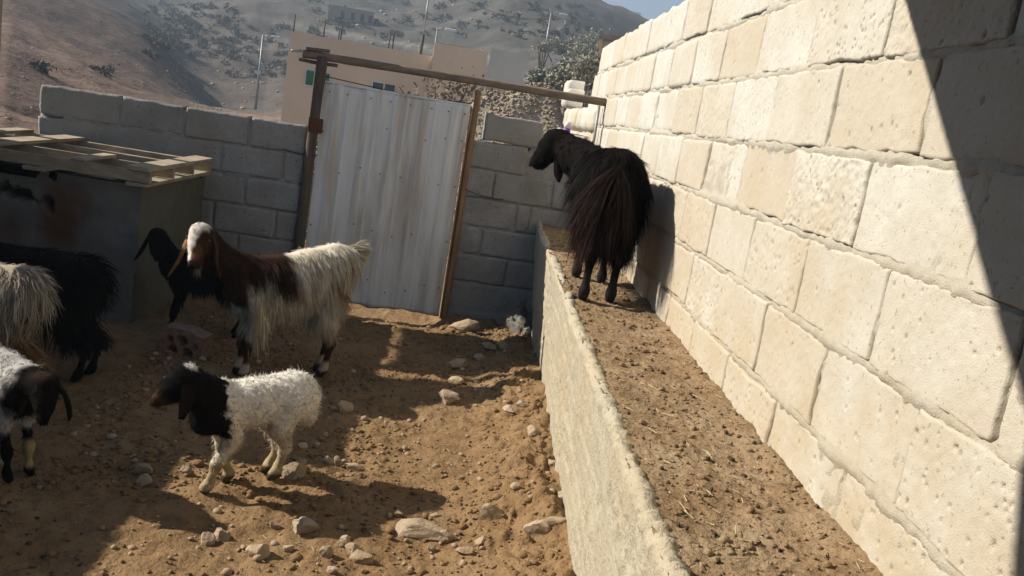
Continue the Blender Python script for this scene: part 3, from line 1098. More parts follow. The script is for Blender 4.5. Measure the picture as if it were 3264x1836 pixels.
class Frame:
    """an animal's own axes: x forward, y left, z up, in world units"""
    def __init__(self, root, f):
        self.r = np.array([root[0], root[1], root[2] if len(root) > 2 else 0.0])
        f = np.array([f[0], f[1], 0.0]); f /= np.linalg.norm(f)
        self.f, self.l = f, np.array([-f[1], f[0], 0.0])

    def __call__(self, x, y, z):
        return self.r + self.f * x + self.l * y + np.array([0, 0, z])

    def loc(self, P):
        q = P - self.r
        return q @ self.f, q @ self.l, q[..., 2]


def fz(x, y):
    return (x, y, float(floor_h(np.array(x), np.array(y))) + .006)


def legs(G, fx, hx, w, hgt, r, feetf=None, feeth=None):
    """four jointed legs; hgt = height of the belly line above the ground"""
    out = []
    for i, s in enumerate((1, -1)):
        ff = np.array(feetf[i]) if feetf else G(fx + .01, s * w, 0)
        fl = G(fx, s * w, hgt + .10)
        el = G(fx - .03, s * w, hgt + .02)
        kn = (el + ff) / 2 + G.f * .012 - np.array([0, 0, .02]); kn[2] = ff[2] + (hgt) * .52
        ft = ff + np.array([0, 0, hgt * .14]) - G.f * .004
        hoof = ff + np.array([0, 0, .012]) + G.f * .012
        out += [(fl, el, r * 2.3, r * 1.7), (el, kn, r * 1.55, r * 1.08), (kn, ft, r * .86, r * .78), (ft, hoof, r * .86, r * .98)]
        hf = np.array(feeth[i]) if feeth else G(hx - .05, s * w, 0)
        hp = G(hx + .01, s * w * .9, hgt + .13)
        st = G(hx + .05, s * w * 1.05, hgt + .035)
        hk = hf - G.f * .035 + np.array([0, 0, hgt * .62])
        ft = hf + np.array([0, 0, hgt * .14]) - G.f * .006
        hoof = hf + np.array([0, 0, .012]) + G.f * .014
        out += [(hp, st, r * 3.2, r * 2.1), (st, hk, r * 1.9, r * 1.05), (hk, ft, r * .95, r * .82), (ft, hoof, r * .88, r * 1.0)]
    return out


# --- the lamb in the light
def lamb():
    G = Frame((-.70, 3.17), (-.77, -.64))
    root = thing('lamb', 'white woolly lamb with black head and neck standing in the sunlight', 'lamb', (-.70, 3.17, 0))
    crown, nose = np.array([-.922, 2.957, .456]), np.array([-.978, 2.890, .398])
    P = [(G(-.15, 0, .354), G(.02, 0, .340), .095, .087), (G(.02, 0, .340), G(.15, 0, .334), .087, .087), (G(-.18, 0, .33), G(-.205, 0, .27), .085, .055),
         (G(.16, 0, .33), G(.19, 0, .29), .075, .06),
         (G(.17, 0, .37), crown + [.01, .01, -.01], .080, .058), (crown, crown + (nose - crown) * .55, .052, .038), (crown + (nose - crown) * .5, nose, .036, .025),
         (crown + [.0, .02, .022], crown + [.015, .03, .02], .038, .034)]
    P += legs(G, .135, -.135, .052, .205, .0195, [fz(-.812, 3.018), fz(-.775, 3.165)], [fz(-.615, 3.235), fz(-.655, 3.295)])
    V, F = surface_net(P, .0075, .028, lambda g: .004 * fbm(g[..., 0] * 45, g[..., 1] * 45, g[..., 2] * 45, 2, 161))

    def col(p):
        x, y, z = G.loc(p)
        n = fbm(p[..., 0] * 18, p[..., 1] * 18, p[..., 2] * 18, 3, 163)
        white = np.array([.84, .80, .72]); dirty = np.array([.52, .41, .27]); mud = np.array([.38, .30, .185]); blk = np.array([.009, .008, .008]); brn = np.array([.06, .033, .02])
        c = white + (dirty - white) * np.clip(sstep(.31, .22, z) * .55 + .15 * n, 0, 1)[..., None]
        wl = sstep(.15, .08, z + .05 * n)[..., None]
        c = c * (1 - wl) + (mud + .1 * np.clip(n, 0, 1)[..., None]) * wl
        bl = sstep(.145, .155, x - .10 * (z - .36) + .03 * n) * sstep(.225, .245, z)
        c = c * (1 - bl[..., None]) + blk * bl[..., None]
        muz = sstep(.06, .02, np.linalg.norm(p - nose, axis=-1)) * .8
        c = c * (1 - muz[..., None]) + brn * muz[..., None]
        blaze = sstep(.030, .018, np.linalg.norm(p - np.array([-.898, 2.972, .508]), axis=-1))
        c = c * (1 - blaze[..., None]) + np.array([.6, .58, .55]) * blaze[..., None]
        hf = sstep(.040, .030, z)[..., None]
        return c * (1 - hf) + np.array([.085, .06, .035]) * hf
    adopt(mesh('body', V, F, M['skin'], None, True, col=np.clip(col(V), 0, 1)), root)

    def ln(p):
        x, y, z = G.loc(p)
        return np.where(x > .16, .0045, .0078) * sstep(.05, .20, z) + .004

    def dr(p):
        x, y, z = G.loc(p)
        return -G.f * .5 + np.array([0, 0, -.5])
    o = strands('fleece', V, F, 26000, ln, dr, col, None, 31, width=.0034, segs=3, lift=.18, grav=.1, jit=1.0, curl=.0035, vary=.12, clump=.007, sway=.8,
                maskf=lambda p: np.where(p[:, 2] > .1, 1.0, .3))
    adopt(o, root)
    adopt(ear('ear', [crown + [.030, -.038, .012], crown + [.045, -.062, -.03], crown + [.03, -.062, -.115]], [.022, .045, .046, .02], (-.7, -.35, 0), (.018, .012, .010), None), root)
    adopt(ear('ear', [crown + [-.038, .03, .012], crown + [-.055, .045, -.03], crown + [-.05, .04, -.10]], [.022, .045, .046, .02], (-.7, -.35, 0), (.018, .012, .010), None), root)
    adopt(ball('eye', crown + [-.030, -.048, .006], .0075, M['eye'], None), root)
    adopt(ball('eye', crown + [-.055, -.006, .006], .0075, M['eye'], None), root)


lamb()


# --- brown and white long-haired goat
def brown_goat():
    G = Frame((-.905, 4.53), (-.87, -.49))
    root = thing('goat', 'long-haired goat, white body and brown neck, with hanging brown ears, facing the camera', 'goat', (-.905, 4.53, 0))
    poll, muz = np.array([-1.302, 4.275, .742]), np.array([-1.288, 4.165, .632])
    P = [(G(-.24, 0, .620), G(-.10, 0, .575), .112, .112), (G(-.10, 0, .565), G(.08, 0, .520), .120, .125), (G(.08, 0, .520), G(.21, 0, .520), .125, .110),
         (G(-.12, 0, .49), G(.16, 0, .45), .10, .09), (G(-.27, 0, .64), G(-.32, 0, .62), .085, .06), (G(.22, 0, .50), G(.27, 0, .46), .09, .06),
         (G(.22, 0, .55), G(.38, .005, .63), .098, .070), (G(.38, .005, .63), poll + [.02, .03, -.02], .068, .056),
         (poll, poll + (muz - poll) * .45, .056, .046), (poll + (muz - poll) * .4, muz, .043, .030), (poll + [0, -.03, .012], poll + [0, -.035, -.005], .043, .036),
         (muz + [0, .02, -.008], muz + [0, .0, -.012], .028, .024), (G(-.32, 0, .68), G(-.355, 0, .722), .030, .016)]
    P += legs(G, .19, -.24, .065, .32, .021, [fz(-1.045, 4.36), fz(-1.10, 4.455)], [fz(-.68, 4.60), fz(-.72, 4.71)])
    V, F = surface_net(P, .009, .035)

    def col(p):
        x, y, z = G.loc(p)
        n = fbm(p[..., 0] * 11, p[..., 1] * 11, p[..., 2] * 11, 3, 173)
        white = np.array([.68, .62, .52]); brn = np.array([.105, .050, .026]); dk = np.array([.045, .024, .016]); org = np.array([.27, .125, .05])
        c = np.broadcast_to(white, p.shape).copy()

        def mixc(w, k_):
            w = np.clip(w, 0, 1)[..., None]
            return c * (1 - w) + k_ * w
        c = mixc(sstep(.44, .30, z) * .5 + .12 * n, np.array([.46, .36, .23]))
        c = mixc(sstep(-.02, .03, x + .03 * n) * sstep(.555, .585, z + .04 * n + .42 * np.clip(x - .12, 0, .2)), dk)       # dark saddle over the shoulder
        c = mixc(sstep(.225, .26, x + .04 * n), brn * .5)                                                                    # neck and chest
        c = mixc(sstep(-.205, -.28, x - .25 * (z - .45) + .04 * n) * sstep(.66, .50, z) * .9, org)                      # breeches
        lg = sstep(.275, .20, z + .04 * n)
        c = mixc(lg, dk * 1.2)
        c = mixc(sstep(.095, .075, z) * sstep(.028, .04, z), np.array([.48, .42, .34]))
        c = mixc(sstep(.03, .02, z), dk)
        # face: white blaze to one side
        fx = p[..., 0] - (-1.302)
        fr = sstep(4.27, 4.235, p[..., 1]) * sstep(.60, .64, z)
        c = mixc(fr * sstep(.026, .010, fx + .012 * n - .10 * (z - .72)) * sstep(-1.36, -1.345, p[..., 0]), np.array([.74, .70, .64]))
        c = mixc(fr * sstep(.030, .020, np.hypot(fx - .020, (z - .672) * .7)), brn * 1.2)
        c = mixc(sstep(.765, .785, z) * sstep(4.30, 4.25, p[..., 1]) * sstep(.06, .035, np.abs(fx)), np.array([.72, .68, .62]))
        return c
    adopt(mesh('body', V, F, M['skin'], None, True, col=np.clip(col(V), 0, 1)), root)

    def ln(p):
        x, y, z = G.loc(p)
        l_ = (.060 * sstep(.30, .05, x) + .035) * (1 - .35 * sstep(.60, .68, z))
        l_ = l_ * sstep(.16, .34, z) + .008
        l_ = np.where(x > .30, .035, l_)
        return np.where((x > .41) | (p[:, 1] < 4.27) & (x > .3), .011, l_)

    def dr(p):
        x, y, z = G.loc(p)
        return -G.f * .40 + np.array([0, 0, -1.0]) + G.l * (.8 * np.sign(y) * sstep(.52, .62, z))[:, None]
    adopt(strands('coat', V, F, 38000, ln, dr, col, None, 41, width=.0027, segs=4, lift=.22, grav=.35, jit=.16, maskf=lambda p: np.where(p[:, 2] > .2, 1.0, .25)), root)
    # tufts on the shoulders that hang over the front legs
    adopt(strands('shoulder_tuft', V, F, 1500, lambda p: np.full(len(p), .15), lambda p: np.tile([.0, -.1, -1.0], (len(p), 1)),
                  lambda p: np.tile([.60, .53, .40], (len(p), 1)), None, 43, width=.006, lift=.16, grav=.3, jit=.10,
                  maskf=lambda p: np.where((G.loc(p)[0] > .07) & (G.loc(p)[0] < .2) & (p[:, 2] > .30) & (p[:, 2] < .47), 1.0, 0)), root)
    # tail fan
    tt = G(-.355, 0, .722)
    adopt(strands('tail', V, F, 800, lambda p: np.full(len(p), .085), lambda p: (p - tt) * 5 - G.f * 1.3 + np.array([0, 0, .25]),
                  lambda p: np.tile([.70, .64, .50], (len(p), 1)), None, 47, width=.004, lift=.55, grav=.45, jit=.25,
                  maskf=lambda p: np.where(np.linalg.norm(p - tt, axis=1) < .05, 1.0, 0)), root)
    # beard
    adopt(strands('beard', V, F, 60, lambda p: np.full(len(p), .05), lambda p: np.tile([.25, -.1, -1.0], (len(p), 1)),
                  lambda p: np.tile([.35, .27, .18], (len(p), 1)), None, 49, width=.003, lift=.1, grav=.3, jit=.12,
                  maskf=lambda p: np.where(np.linalg.norm(p - (muz + np.array([.01, .02, -.03])), axis=1) < .028, 1.0, 0)), root)
    adopt(ear('ear', [poll + [-.048, -.004, .005], poll + [-.072, -.02, -.05], poll + [-.088, -.035, -.13], poll + [-.128, -.05, -.225]], [.025, .050, .062, .05, .012], (.25, -.9, 0), (.30, .15, .075), None), root)
    adopt(ear('ear', [poll + [.052, -.004, .0], poll + [.078, -.018, -.05], poll + [.083, -.03, -.12], poll + [.122, -.03, -.195]], [.025, .050, .060, .05, .012], (.35, -.9, 0), (.16, .075, .038), None), root)
    for s in (-1, 1):
        adopt(ball('eye', poll + [s * .050, -.046, -.018], .0105, M['eye'], None), root)
        adopt(ball('nostril', muz + [s * .012, -.030, -.002], .006, M['eye'], None), root)


brown_goat()


# --- black long-haired goat on the ledge, seen from behind
def ledge_goat():
    z0 = LEDGE_Z - .005
    G = Frame((.605, 3.98, z0), (.02, 1.0))
    root = thing('goat', 'black long-haired goat standing on the ledge, seen from behind, head turned left', 'goat', (.605, 3.98, z0))
    poll, muz = np.array([.395, 4.62, 1.462]), np.array([.305, 4.585, 1.352])
    P = [(G(-.22, 0, .555), G(-.05, 0, .54), .118, .122), (G(-.05, 0, .53), G(.16, 0, .52), .125, .125), (G(.16, 0, .52), G(.28, 0, .53), .122, .10),
         (G(-.15, 0, .44), G(.18, 0, .42), .115, .10), (G(-.27, 0, .57), G(-.31, 0, .54), .09, .06),
         (G(.25, .0, .53), np.array([.50, 4.46, 1.40]), .115, .095), (np.array([.50, 4.46, 1.40]), poll + [.03, .0, -.015], .095, .074),
         (poll, poll + (muz - poll) * .5, .064, .056), (poll + (muz - poll) * .45, muz, .053, .038), (poll + [-.03, -.01, .008], poll + [-.045, -.015, -.02], .052, .048),
         (muz + [.02, 0, -.012], muz + [.0, 0, -.016], .030, .026),
         (G(-.32, .0, .60), G(-.36, .02, .56), .032, .028), (G(-.36, .02, .56), G(-.39, .045, .47), .028, .018)]
    P += legs(G, .20, -.22, .068, .33, .021, [(.558, 4.20, z0), (.678, 4.15, z0)], [(.535, 3.675, z0), (.660, 3.715, z0)])
    V, F = surface_net(P, .009, .035)

    def col(p):
        x, y, z = G.loc(p)
        n = fbm(p[..., 0] * 9, p[..., 1] * 9, p[..., 2] * 9, 3, 183)
        blk = np.array([.008, .0065, .006]); red = np.array([.050, .021, .014])
        w = np.clip(sstep(.04, .12, y + .04 * n) * sstep(.56, .38, z) * .9 + .08 * n, 0, 1) * sstep(.36, .30, x)
        c = blk * (1 - w[..., None]) + red * w[..., None]
        d = sstep(.17, .10, z)[..., None]
        c = c * (1 - d) + np.array([.030, .028, .030]) * d
        return c
    adopt(mesh('body', V, F, M['skin'], None, True, col=np.clip(col(V), 0, 1)), root)

    def ln(p):
        x, y, z = G.loc(p)
        l_ = (.155 * sstep(.30, .12, x) + .02) * sstep(.20, .36, z) + .01
        l_ = l_ * (1 - .72 * sstep(.55, .64, z))
        return np.where(x > .31, .008, l_)

    def dr(p):
        x, y, z = G.loc(p)
        return np.array([0, 0, -1.0]) - G.f * .25 + G.l * (.8 * np.sign(y) * sstep(.52, .62, z) * sstep(-.27, -.18, x))[:, None]
    adopt(strands('coat', V, F, 40000, ln, dr, col, None, 61, width=.0030, segs=4, lift=.20, grav=.30, jit=.20, vary=.45, clump=.028, maskf=lambda p: np.where(p[:, 2] > z0 + .22, 1.0, .2)), root)
    tt = G(-.35, .02, .57)

    def tcol(p):
        return np.tile([.022, .013, .011], (len(p), 1)) * (1 + .5 * np.clip(fbm(p[:, 0] * 60, p[:, 1] * 60, p[:, 2] * 60, 2, 187), -1, 1))[:, None]
    adopt(strands('tail', V, F, 520, lambda p: np.full(len(p), .27), lambda p: np.array([-.24, -.08, -1.0]) + (p - tt) * 1.2,
                  tcol, None, 63, width=.0036, segs=6, lift=.26, grav=.35, jit=.07, curl=.007, sway=.14, vary=.5,
                  maskf=lambda p: np.where(np.linalg.norm(p - tt, axis=1) < .05, 1.0, 0)), root)
    adopt(ear('ear', [poll + [.005, -.062, .005], poll + [.012, -.092, -.04], poll + [.022, -.09, -.15], poll + [.03, -.10, -.20]], [.025, .05, .06, .05, .014], (1, .1, 0), (.016, .013, .013), None), root)
    adopt(ear('ear', [poll + [-.03, .055, .005], poll + [-.06, .09, -.04], poll + [-.10, .10, -.12], poll + [-.125, .10, -.155]], [.025, .05, .06, .05, .014], (1, .3, 0), (.045, .028, .022), None), root)
    adopt(ball('eye', poll + [-.055, -.045, .004], .009, M['eye'], None), root)


ledge_goat()


# --- plainer animals in the dark left part
def dark_goat(name, label, cat, root_xy, f, scale, poll, muz, ears, colf, count, lenv, width, feet=None, seed=71, grav=.35, lift=.25, curl=0.0, jit=.18, body_r=.118, cats=None, clip=None):
    G = Frame((root_xy[0], root_xy[1], float(floor_h(np.array(root_xy[0]), np.array(root_xy[1])))), f)
    root = thing(name, label, cat, (root_xy[0], root_xy[1], 0))
    s = scale
    poll, muz = np.array(poll), np.array(muz)
    P = [(G(-.24 * s, 0, .60 * s), G(.0, 0, .57 * s), body_r * s, body_r * 1.08 * s), (G(0, 0, .57 * s), G(.22 * s, 0, .57 * s), body_r * 1.08 * s, body_r * s),
         (G(-.15 * s, 0, .49 * s), G(.16 * s, 0, .47 * s), .105 * s, .095 * s), (G(-.27 * s, 0, .6 * s), G(-.32 * s, 0, .57 * s), .09 * s, .06 * s)]
    nb_ = G(.24 * s, 0, .60 * s)
    P += [(nb_, poll + (nb_ - poll) * .25, .095 * s, .065 * s), (poll + (nb_ - poll) * .25, poll, .065 * s, .06 * s),
          (poll, poll + (muz - poll) * .5, .058 * s, .048 * s), (poll + (muz - poll) * .45, muz, .045 * s, .032 * s)]
    P += legs(G, .20 * s, -.24 * s, .068 * s, .34 * s, .022 * s)
    V, F = surface_net(P, .010, .035)
    cf = lambda p: colf(G, p)
    adopt(mesh('body', V, F, M['skin'], None, True, col=np.clip(cf(V), 0, 1)), root)

    def ln(p):
        x, y, z = G.loc(p)
        return np.where(x > .30 * s, lenv * .25, lenv) * sstep(.14 * s, .32 * s, z) + .008
    adopt(strands('coat', V, F, count, ln, lambda p: np.array([0, 0, -1.0]) - G.f * .3 + G.l * (.6 * np.sign(G.loc(p)[1]))[:, None], cf, None, seed, width=width, segs=3, lift=lift, grav=grav, jit=jit, curl=curl,
                  maskf=lambda p: np.where(p[:, 2] > .2 * s, 1.0, .25)), root)
    for e in ears:
        adopt(ear('ear', [poll + np.array(q) for q in e['pts']], [.022, .045, .055, .045, .012], e['flat'], e['col'], None), root)
    hd = (muz - poll) / np.linalg.norm(muz - poll)
    sd = np.cross(hd, [0, 0, 1.0]); sd /= np.linalg.norm(sd)
    for sg in (-1, 1):
        adopt(ball('eye', poll + hd * .04 * s + sd * sg * .047 * s + np.array([0, 0, .012]), .008, M['eye'], None), root)
    return root


def c_black(G, p):
    n = fbm(p[..., 0] * 9, p[..., 1] * 9, p[..., 2] * 9, 3, 193)[..., None]
    return np.array([.006, .005, .005]) * (1 + .3 * n)


def c_kid(G, p):
    x, y, z = G.loc(p)
    c = c_black(G, p)
    w = (sstep(.26, .22, z) * sstep(.08, .12, z) * sstep(.06, .0, x))[..., None] * .9
    return c * (1 - w) + np.array([.55, .55, .56]) * w


dark_goat('goat', 'black goat with long hanging ears behind the brown and white goat', 'goat', (-1.50, 5.02), (-.93, -.30), .70,
          (-1.735, 4.90, .575), (-1.69, 4.80, .475),
          [dict(pts=[(-.035, 0, .02), (-.06, -.01, -.03), (-.09, -.01, -.10), (-.115, -.01, -.155)], flat=(.5, -.8, 0), col=(.014, .012, .012)),
           dict(pts=[(.04, 0, .02), (.07, -.01, -.03), (.08, -.01, -.12), (.09, -.01, -.16)], flat=(.5, -.8, 0), col=(.014, .012, .012))],
          c_kid, 5000, .05, .005, seed=73)
dark_goat('goat', 'shaggy black goat standing behind the sheep at the dark left edge', 'goat', (-1.96, 4.05), (-1.0, .12), .83,
          (-2.36, 4.02, .60), (-2.47, 3.98, .50), [dict(pts=[(0, -.05, 0), (0, -.08, -.05), (.01, -.08, -.15)], flat=(1, 0, 0), col=(.014, .012, .012))],
          c_black, 9000, .11, .0055, seed=77, lift=.5, jit=.3)


def c_sheep(G, p):
    x, y, z = G.loc(p)
    n = fbm(p[..., 0] * 10, p[..., 1] * 10, p[..., 2] * 10, 3, 197)
    w = np.clip(sstep(.46, .26, z + .05 * n) * .9, 0, 1)[..., None]
    return np.array([.42, .37, .30]) * (1 - w) + np.array([.24, .145, .07]) * w


dark_goat('sheep', 'woolly off-white sheep with muddy brown fleece cut off by the left edge', 'sheep', (-2.00, 3.52), (-1.0, -.08), .84,
          (-2.42, 3.46, .50), (-2.52, 3.44, .40), [dict(pts=[(0, -.05, 0), (0, -.08, -.05), (.01, -.08, -.12)], flat=(1, 0, 0), col=(.2, .15, .1))],
          c_sheep, 9000, .085, .0055, seed=79, lift=.35, curl=.006, jit=.3, body_r=.135)


def c_lamb2(G, p):
    x, y, z = G.loc(p)
    n = fbm(p[..., 0] * 12, p[..., 1] * 12, p[..., 2] * 12, 3, 199)
    b = np.maximum(sstep(.125, .155, x + .02 * n), sstep(.04, .06, x) * sstep(.20, .17, z))[..., None]
    c = np.array([.56, .55, .53]) * (1 - b) + np.array([.009, .007, .006]) * b
    lg = (sstep(.15, .12, z) * sstep(.03, .045, z) * sstep(0, .01, y) * sstep(.05, .08, x))[..., None]
    c = c * (1 - lg) + np.array([.42, .34, .17]) * lg
    top = (sstep(.40, .43, z) * sstep(.18, .22, x))[..., None] * .75  # sunlit brown of the crown put into the coat colour
    return c * (1 - top) + np.array([.05, .03, .016]) * top


dark_goat('lamb', 'white lamb with black head and drooping ears at the left edge', 'lamb', (-1.56, 2.98), (.88, -.47), .60,
          (-1.345, 2.865, .40), (-1.315, 2.80, .305),
          [dict(pts=[(-.04, 0, .01), (-.065, -.01, -.02), (-.072, -.02, -.08), (-.075, -.02, -.11)], flat=(.5, -.8, 0), col=(.04, .025, .015)),
           dict(pts=[(.04, .0, .01), (.065, 0, -.02), (.08, 0, -.08), (.085, 0, -.11)], flat=(.5, -.8, 0), col=(.03, .02, .016))],
          c_lamb2, 9000, .012, .003, seed=83, lift=.4, curl=.004, jit=.6, body_r=.14)

# ------------------------------------------------------------------ stones, clods, droppings

def on_floor(dx, dy):
    d = 3.0
    for _ in range(40):
        p = ray(dx, dy, d)
        a = (p - np.array([0, 0, EYE])) / d
        h = float(floor_h(np.array(p[0]), np.array(p[1])))
        d = d + (h - p[2]) / a[2] * .7
    return ray(dx, dy, d), d


STONES = [  # x, y of the base in the photo, width, height (px of the 2576 px photo), label
    (1236, 1318, 82, 52, 'large wedge-shaped stone alone on the sunlit dirt'),
    (1045, 1362, 172, 44, 'long flat slab of stone half buried in sunlit dirt'),
    (1346, 1358, 84, 50, 'pale angular flat stone close to the foot of the ledge'),
    (1400, 1330, 74, 30, 'pale stone leaning on the foot of the ledge'),
    (738, 1212, 84, 56, 'angular stone beside the white lamb\'s hind hoof'),
    (868, 1382, 44, 36, 'upright stone at the back of the stone cluster'),
    (888, 1398, 52, 30, 'middle stone of the cluster in the foreground dirt'),
    (906, 1418, 72, 40, 'largest stone of the cluster in the foreground dirt'),
    (818, 1408, 40, 36, 'leftmost stone of the cluster in the foreground dirt'),
    (834, 1446, 40, 22, 'pale stone at the bottom edge below the cluster'),
    (1126, 1020, 62, 36, 'round reddish stone at the edge of the goat\'s shadow'),
    (1146, 966, 42, 20, 'small reddish stone in the lit strip before the gate'),
    (868, 1045, 48, 36, 'pale pointed stone between lamb and goat'),
    (1285, 1040, 50, 18, 'thin pale flat stone near the dirt bank'),
    (1315, 1026, 36, 18, 'small pale stone behind the thin flat stone near the dirt bank'), (1154, 932, 72, 28, 'flat stone lying in the shade in front of the gate'),
    (1207, 908, 38, 18, 'small stone in the shade right of the flat stone before the gate'), (820, 1172, 40, 26, 'whitish stone right behind the lamb, leftmost of three'), (848, 1178, 28, 34, 'narrow upright stone, middle of three behind the lamb'), (884, 1186, 60, 18, 'low curved stone, rightmost of three behind the lamb'),
    (1122, 1364, 56, 28, 'stone at the right end of the long flat slab'), (1208, 1374, 42, 18, 'low pale stone below the large wedge-shaped stone'), (1170, 1398, 54, 30, 'lumpy stone below and right of the long flat slab'), (1086, 1392, 28, 30, 'small stone just below the middle of the long flat slab'),
    (556, 1362, 48, 32, 'dark angular stone on the edge of the lit dirt'), (514, 1370, 48, 26, 'pale stone touching the left of the dark angular stone'), (645, 1406, 74, 36, 'domed stone below the lamb in the foreground'),
    (720, 1392, 36, 22, 'small stone between the domed stone and the cluster'), (466, 1198, 32, 26, "small stone in front of the lamb's forelegs at the shade edge"), (360, 1196, 50, 30, 'round stone half buried in the shade left of the lamb'),
    (364, 1222, 50, 26, 'lower of two half buried stones in the shade left of the lamb'), (765, 1345, 88, 34, 'broad stone sunk in the lamb\'s shadow'), (1300, 1240, 40, 26, "stone at the foot of the dirt bank, right of the lamb's shadow"), (1390, 1180, 40, 30, 'stone high on the dirt bank against the ledge'),
    (1345, 1100, 44, 30, 'stone lying on the upper part of the dirt bank'), (1478, 1352, 30, 46, 'upright stone standing against the ledge face'), (1455, 1395, 60, 34, 'stone below the upright stone at the ledge face'), (1420, 1270, 44, 36, 'stone in the dirt bank halfway along the ledge'),
    (1160, 838, 92, 38, 'long pale stone at the foot of the wall right of the gate'), (1262, 884, 40, 30, 'grey stone lying in the corner by the ledge'),
    (1228, 886, 44, 24, 'small stone left of the grey corner stone by the ledge'), (508, 912, 22, 14, 'tiny pale chip right of the hollow clay brick'), (1000, 1300, 30, 16, "small stone inside the right part of the lamb's shadow"), (1195, 1310, 26, 14, 'small stone just left of the large wedge-shaped stone'), (760, 1130, 26, 16, "small stone on lit dirt behind the lamb's rump"), (690, 1330, 30, 18, "small stone on lit dirt below the lamb's belly"),
]
for i, (sx, sy, sw, sh, lb) in enumerate(STONES):
    p, d = on_floor(sx, sy - sh * .12)
    px = 2170.0 / (d * 1.02)
    w, h = sw / px, sh / px
    dep = w * random.uniform(.55, .9)
    o = lump('stone', (p[0], p[1] + dep * .25, p[2] + h * .26), (w, dep, h * 1.25), 300 + i, M['stone'], cuts=9, sub=3, rough=.12,
             label=lb or 'small pale stone half sunk in the dirt floor of the pen', cat='stone', group='stones lying in the pen')
    o.rotation_euler = (random.uniform(-.1, .1), random.uniform(-.12, .12), random.uniform(-.3, .3))


def scatter(name, P, size, m, seed, label, cat, flat=.7, ns=6):
    """many tiny lumps as one object: each a squashed, jittered low ball"""
    rng = np.random.default_rng(seed)
    t = (1 + 5 ** .5) / 2
    ico = np.array([(-1, t, 0), (1, t, 0), (-1, -t, 0), (1, -t, 0), (0, -1, t), (0, 1, t), (0, -1, -t), (0, 1, -t), (t, 0, -1), (t, 0, 1), (-t, 0, -1), (-t, 0, 1)]) / math.hypot(1, t)
    F = np.array([(0, 11, 5), (0, 5, 1), (0, 1, 7), (0, 7, 10), (0, 10, 11), (1, 5, 9), (5, 11, 4), (11, 10, 2), (10, 7, 6), (7, 1, 8), (3, 9, 4), (3, 4, 2), (3, 2, 6), (3, 6, 8), (3, 8, 9), (4, 9, 5), (2, 4, 11), (6, 2, 10), (8, 6, 7), (9, 8, 1)])
    n = len(P)
    V = ico[None] * (1 + rng.uniform(-.28, .28, (n, 12, 1)))
    V = V * np.stack([rng.uniform(.7, 1.3, n), rng.uniform(.7, 1.3, n), np.full(n, flat)], -1)[:, None]
    a = rng.uniform(0, 6.28, n)
    c, s_ = np.cos(a)[:, None], np.sin(a)[:, None]
    V = np.stack([V[..., 0] * c - V[..., 1] * s_, V[..., 0] * s_ + V[..., 1] * c, V[..., 2]], -1) * size[:, None, None] + P[:, None]
    Fa = (F[None] + (np.arange(n) * 12)[:, None, None]).reshape(-1, 3)
    return mesh(name, V.reshape(-1, 3), Fa, m, None, False, kind='stuff', label=label, cat=cat)


def floor_pts(n, seed, x0=-1.6, x1=.50, y0=2.1, y1=6.1, bias=None):
    rng = np.random.default_rng(seed)
    x, y = rng.uniform(x0, x1, n * 3), rng.uniform(y0, y1, n * 3)
    k = vnoise(x * 2.5, y * 2.5, 0, seed) + rng.uniform(-.8, .8, n * 3)
    if bias is not None:
        k = k + bias(x, y)
    i = np.argsort(-k)[:n]
    x, y = x[i], y[i]
    return np.stack([x, y, floor_h(x, y)], -1), rng


P, rng = floor_pts(5200, 401, bias=lambda x, y: 1.1 * sstep(.1, .45, x))
scatter('dirt_clods', P + [0, 0, .003], rng.exponential(.0042, len(P)).clip(.001, .018) + .002, M['dirt'], 402, 'crumbs and clods of dry earth strewn over the pen floor', 'clods')
P, rng = floor_pts(700, 403)
scatter('gravel_bits', P + [0, 0, .003], rng.exponential(.005, len(P)).clip(.002, .016) + .003, M['stone'], 404, 'scattered pebbles on the pen floor', 'pebbles')
P, rng = floor_pts(230, 405)
scatter('droppings', P + [0, 0, .004], rng.uniform(.004, .008, len(P)), M['dung'], 406, 'dark dung pellets on the pen floor', 'droppings')


def ledge_pts(n, seed, x0=.485, x1=.83):
    rng = np.random.default_rng(seed)
    x, y = rng.uniform(x0, x1, n), .95 + 4.6 * rng.random(n) ** 1.6
    return np.stack([x, y, ledge_top_h(x, y)], -1), rng


P, rng = ledge_pts(900, 411)
scatter('dirt_clods', P + [0, 0, .002], rng.exponential(.0032, len(P)).clip(.0012, .012) + .002, M['ledge_dirt'], 412, 'crumbs of soil along the ledge top', 'clods')
P, rng = ledge_pts(130, 413)
scatter('droppings', P + [0, 0, .004], rng.uniform(.003, .0068, len(P)), M['dung'], 414, 'dark dung pellets on the ledge top', 'droppings', flat=.9)


def straw(name, P, rng, label):
    n = len(P)
    a = rng.uniform(0, 6.28, n)
    L = rng.uniform(.01, .035, n)
    d = np.stack([np.cos(a), np.sin(a), rng.uniform(-.05, .15, n)], -1) * L[:, None] / 2
    sd = np.stack([-np.sin(a), np.cos(a), np.zeros(n)], -1) * .0012
    up = np.array([0, 0, .0014])
    V = np.stack([P - d - sd, P - d + sd, P + d + sd, P + d - sd, P - d + up, P + d + up], 1)
    F = np.array([(0, 4, 5, 3), (1, 2, 5, 4), (0, 3, 2, 1)])
    Fa = (F[None] + (np.arange(n) * 6)[:, None, None]).reshape(-1, 4)
    mesh(name, (V + [0, 0, .006]).reshape(-1, 3), Fa, M['straw'], None, False, kind='stuff', label=label, cat='straw')


M['straw'] = mat('straw', (.55, .45, .26), (.42, .33, .18), 40)
P, rng = floor_pts(420, 421)
straw('straw_bits', P, rng, 'short straws scattered over the pen floor')
P, rng = ledge_pts(260, 423)
straw('straw_bits', P, rng, 'short straws scattered on the ledge')

# ------------------------------------------------------------------ the background

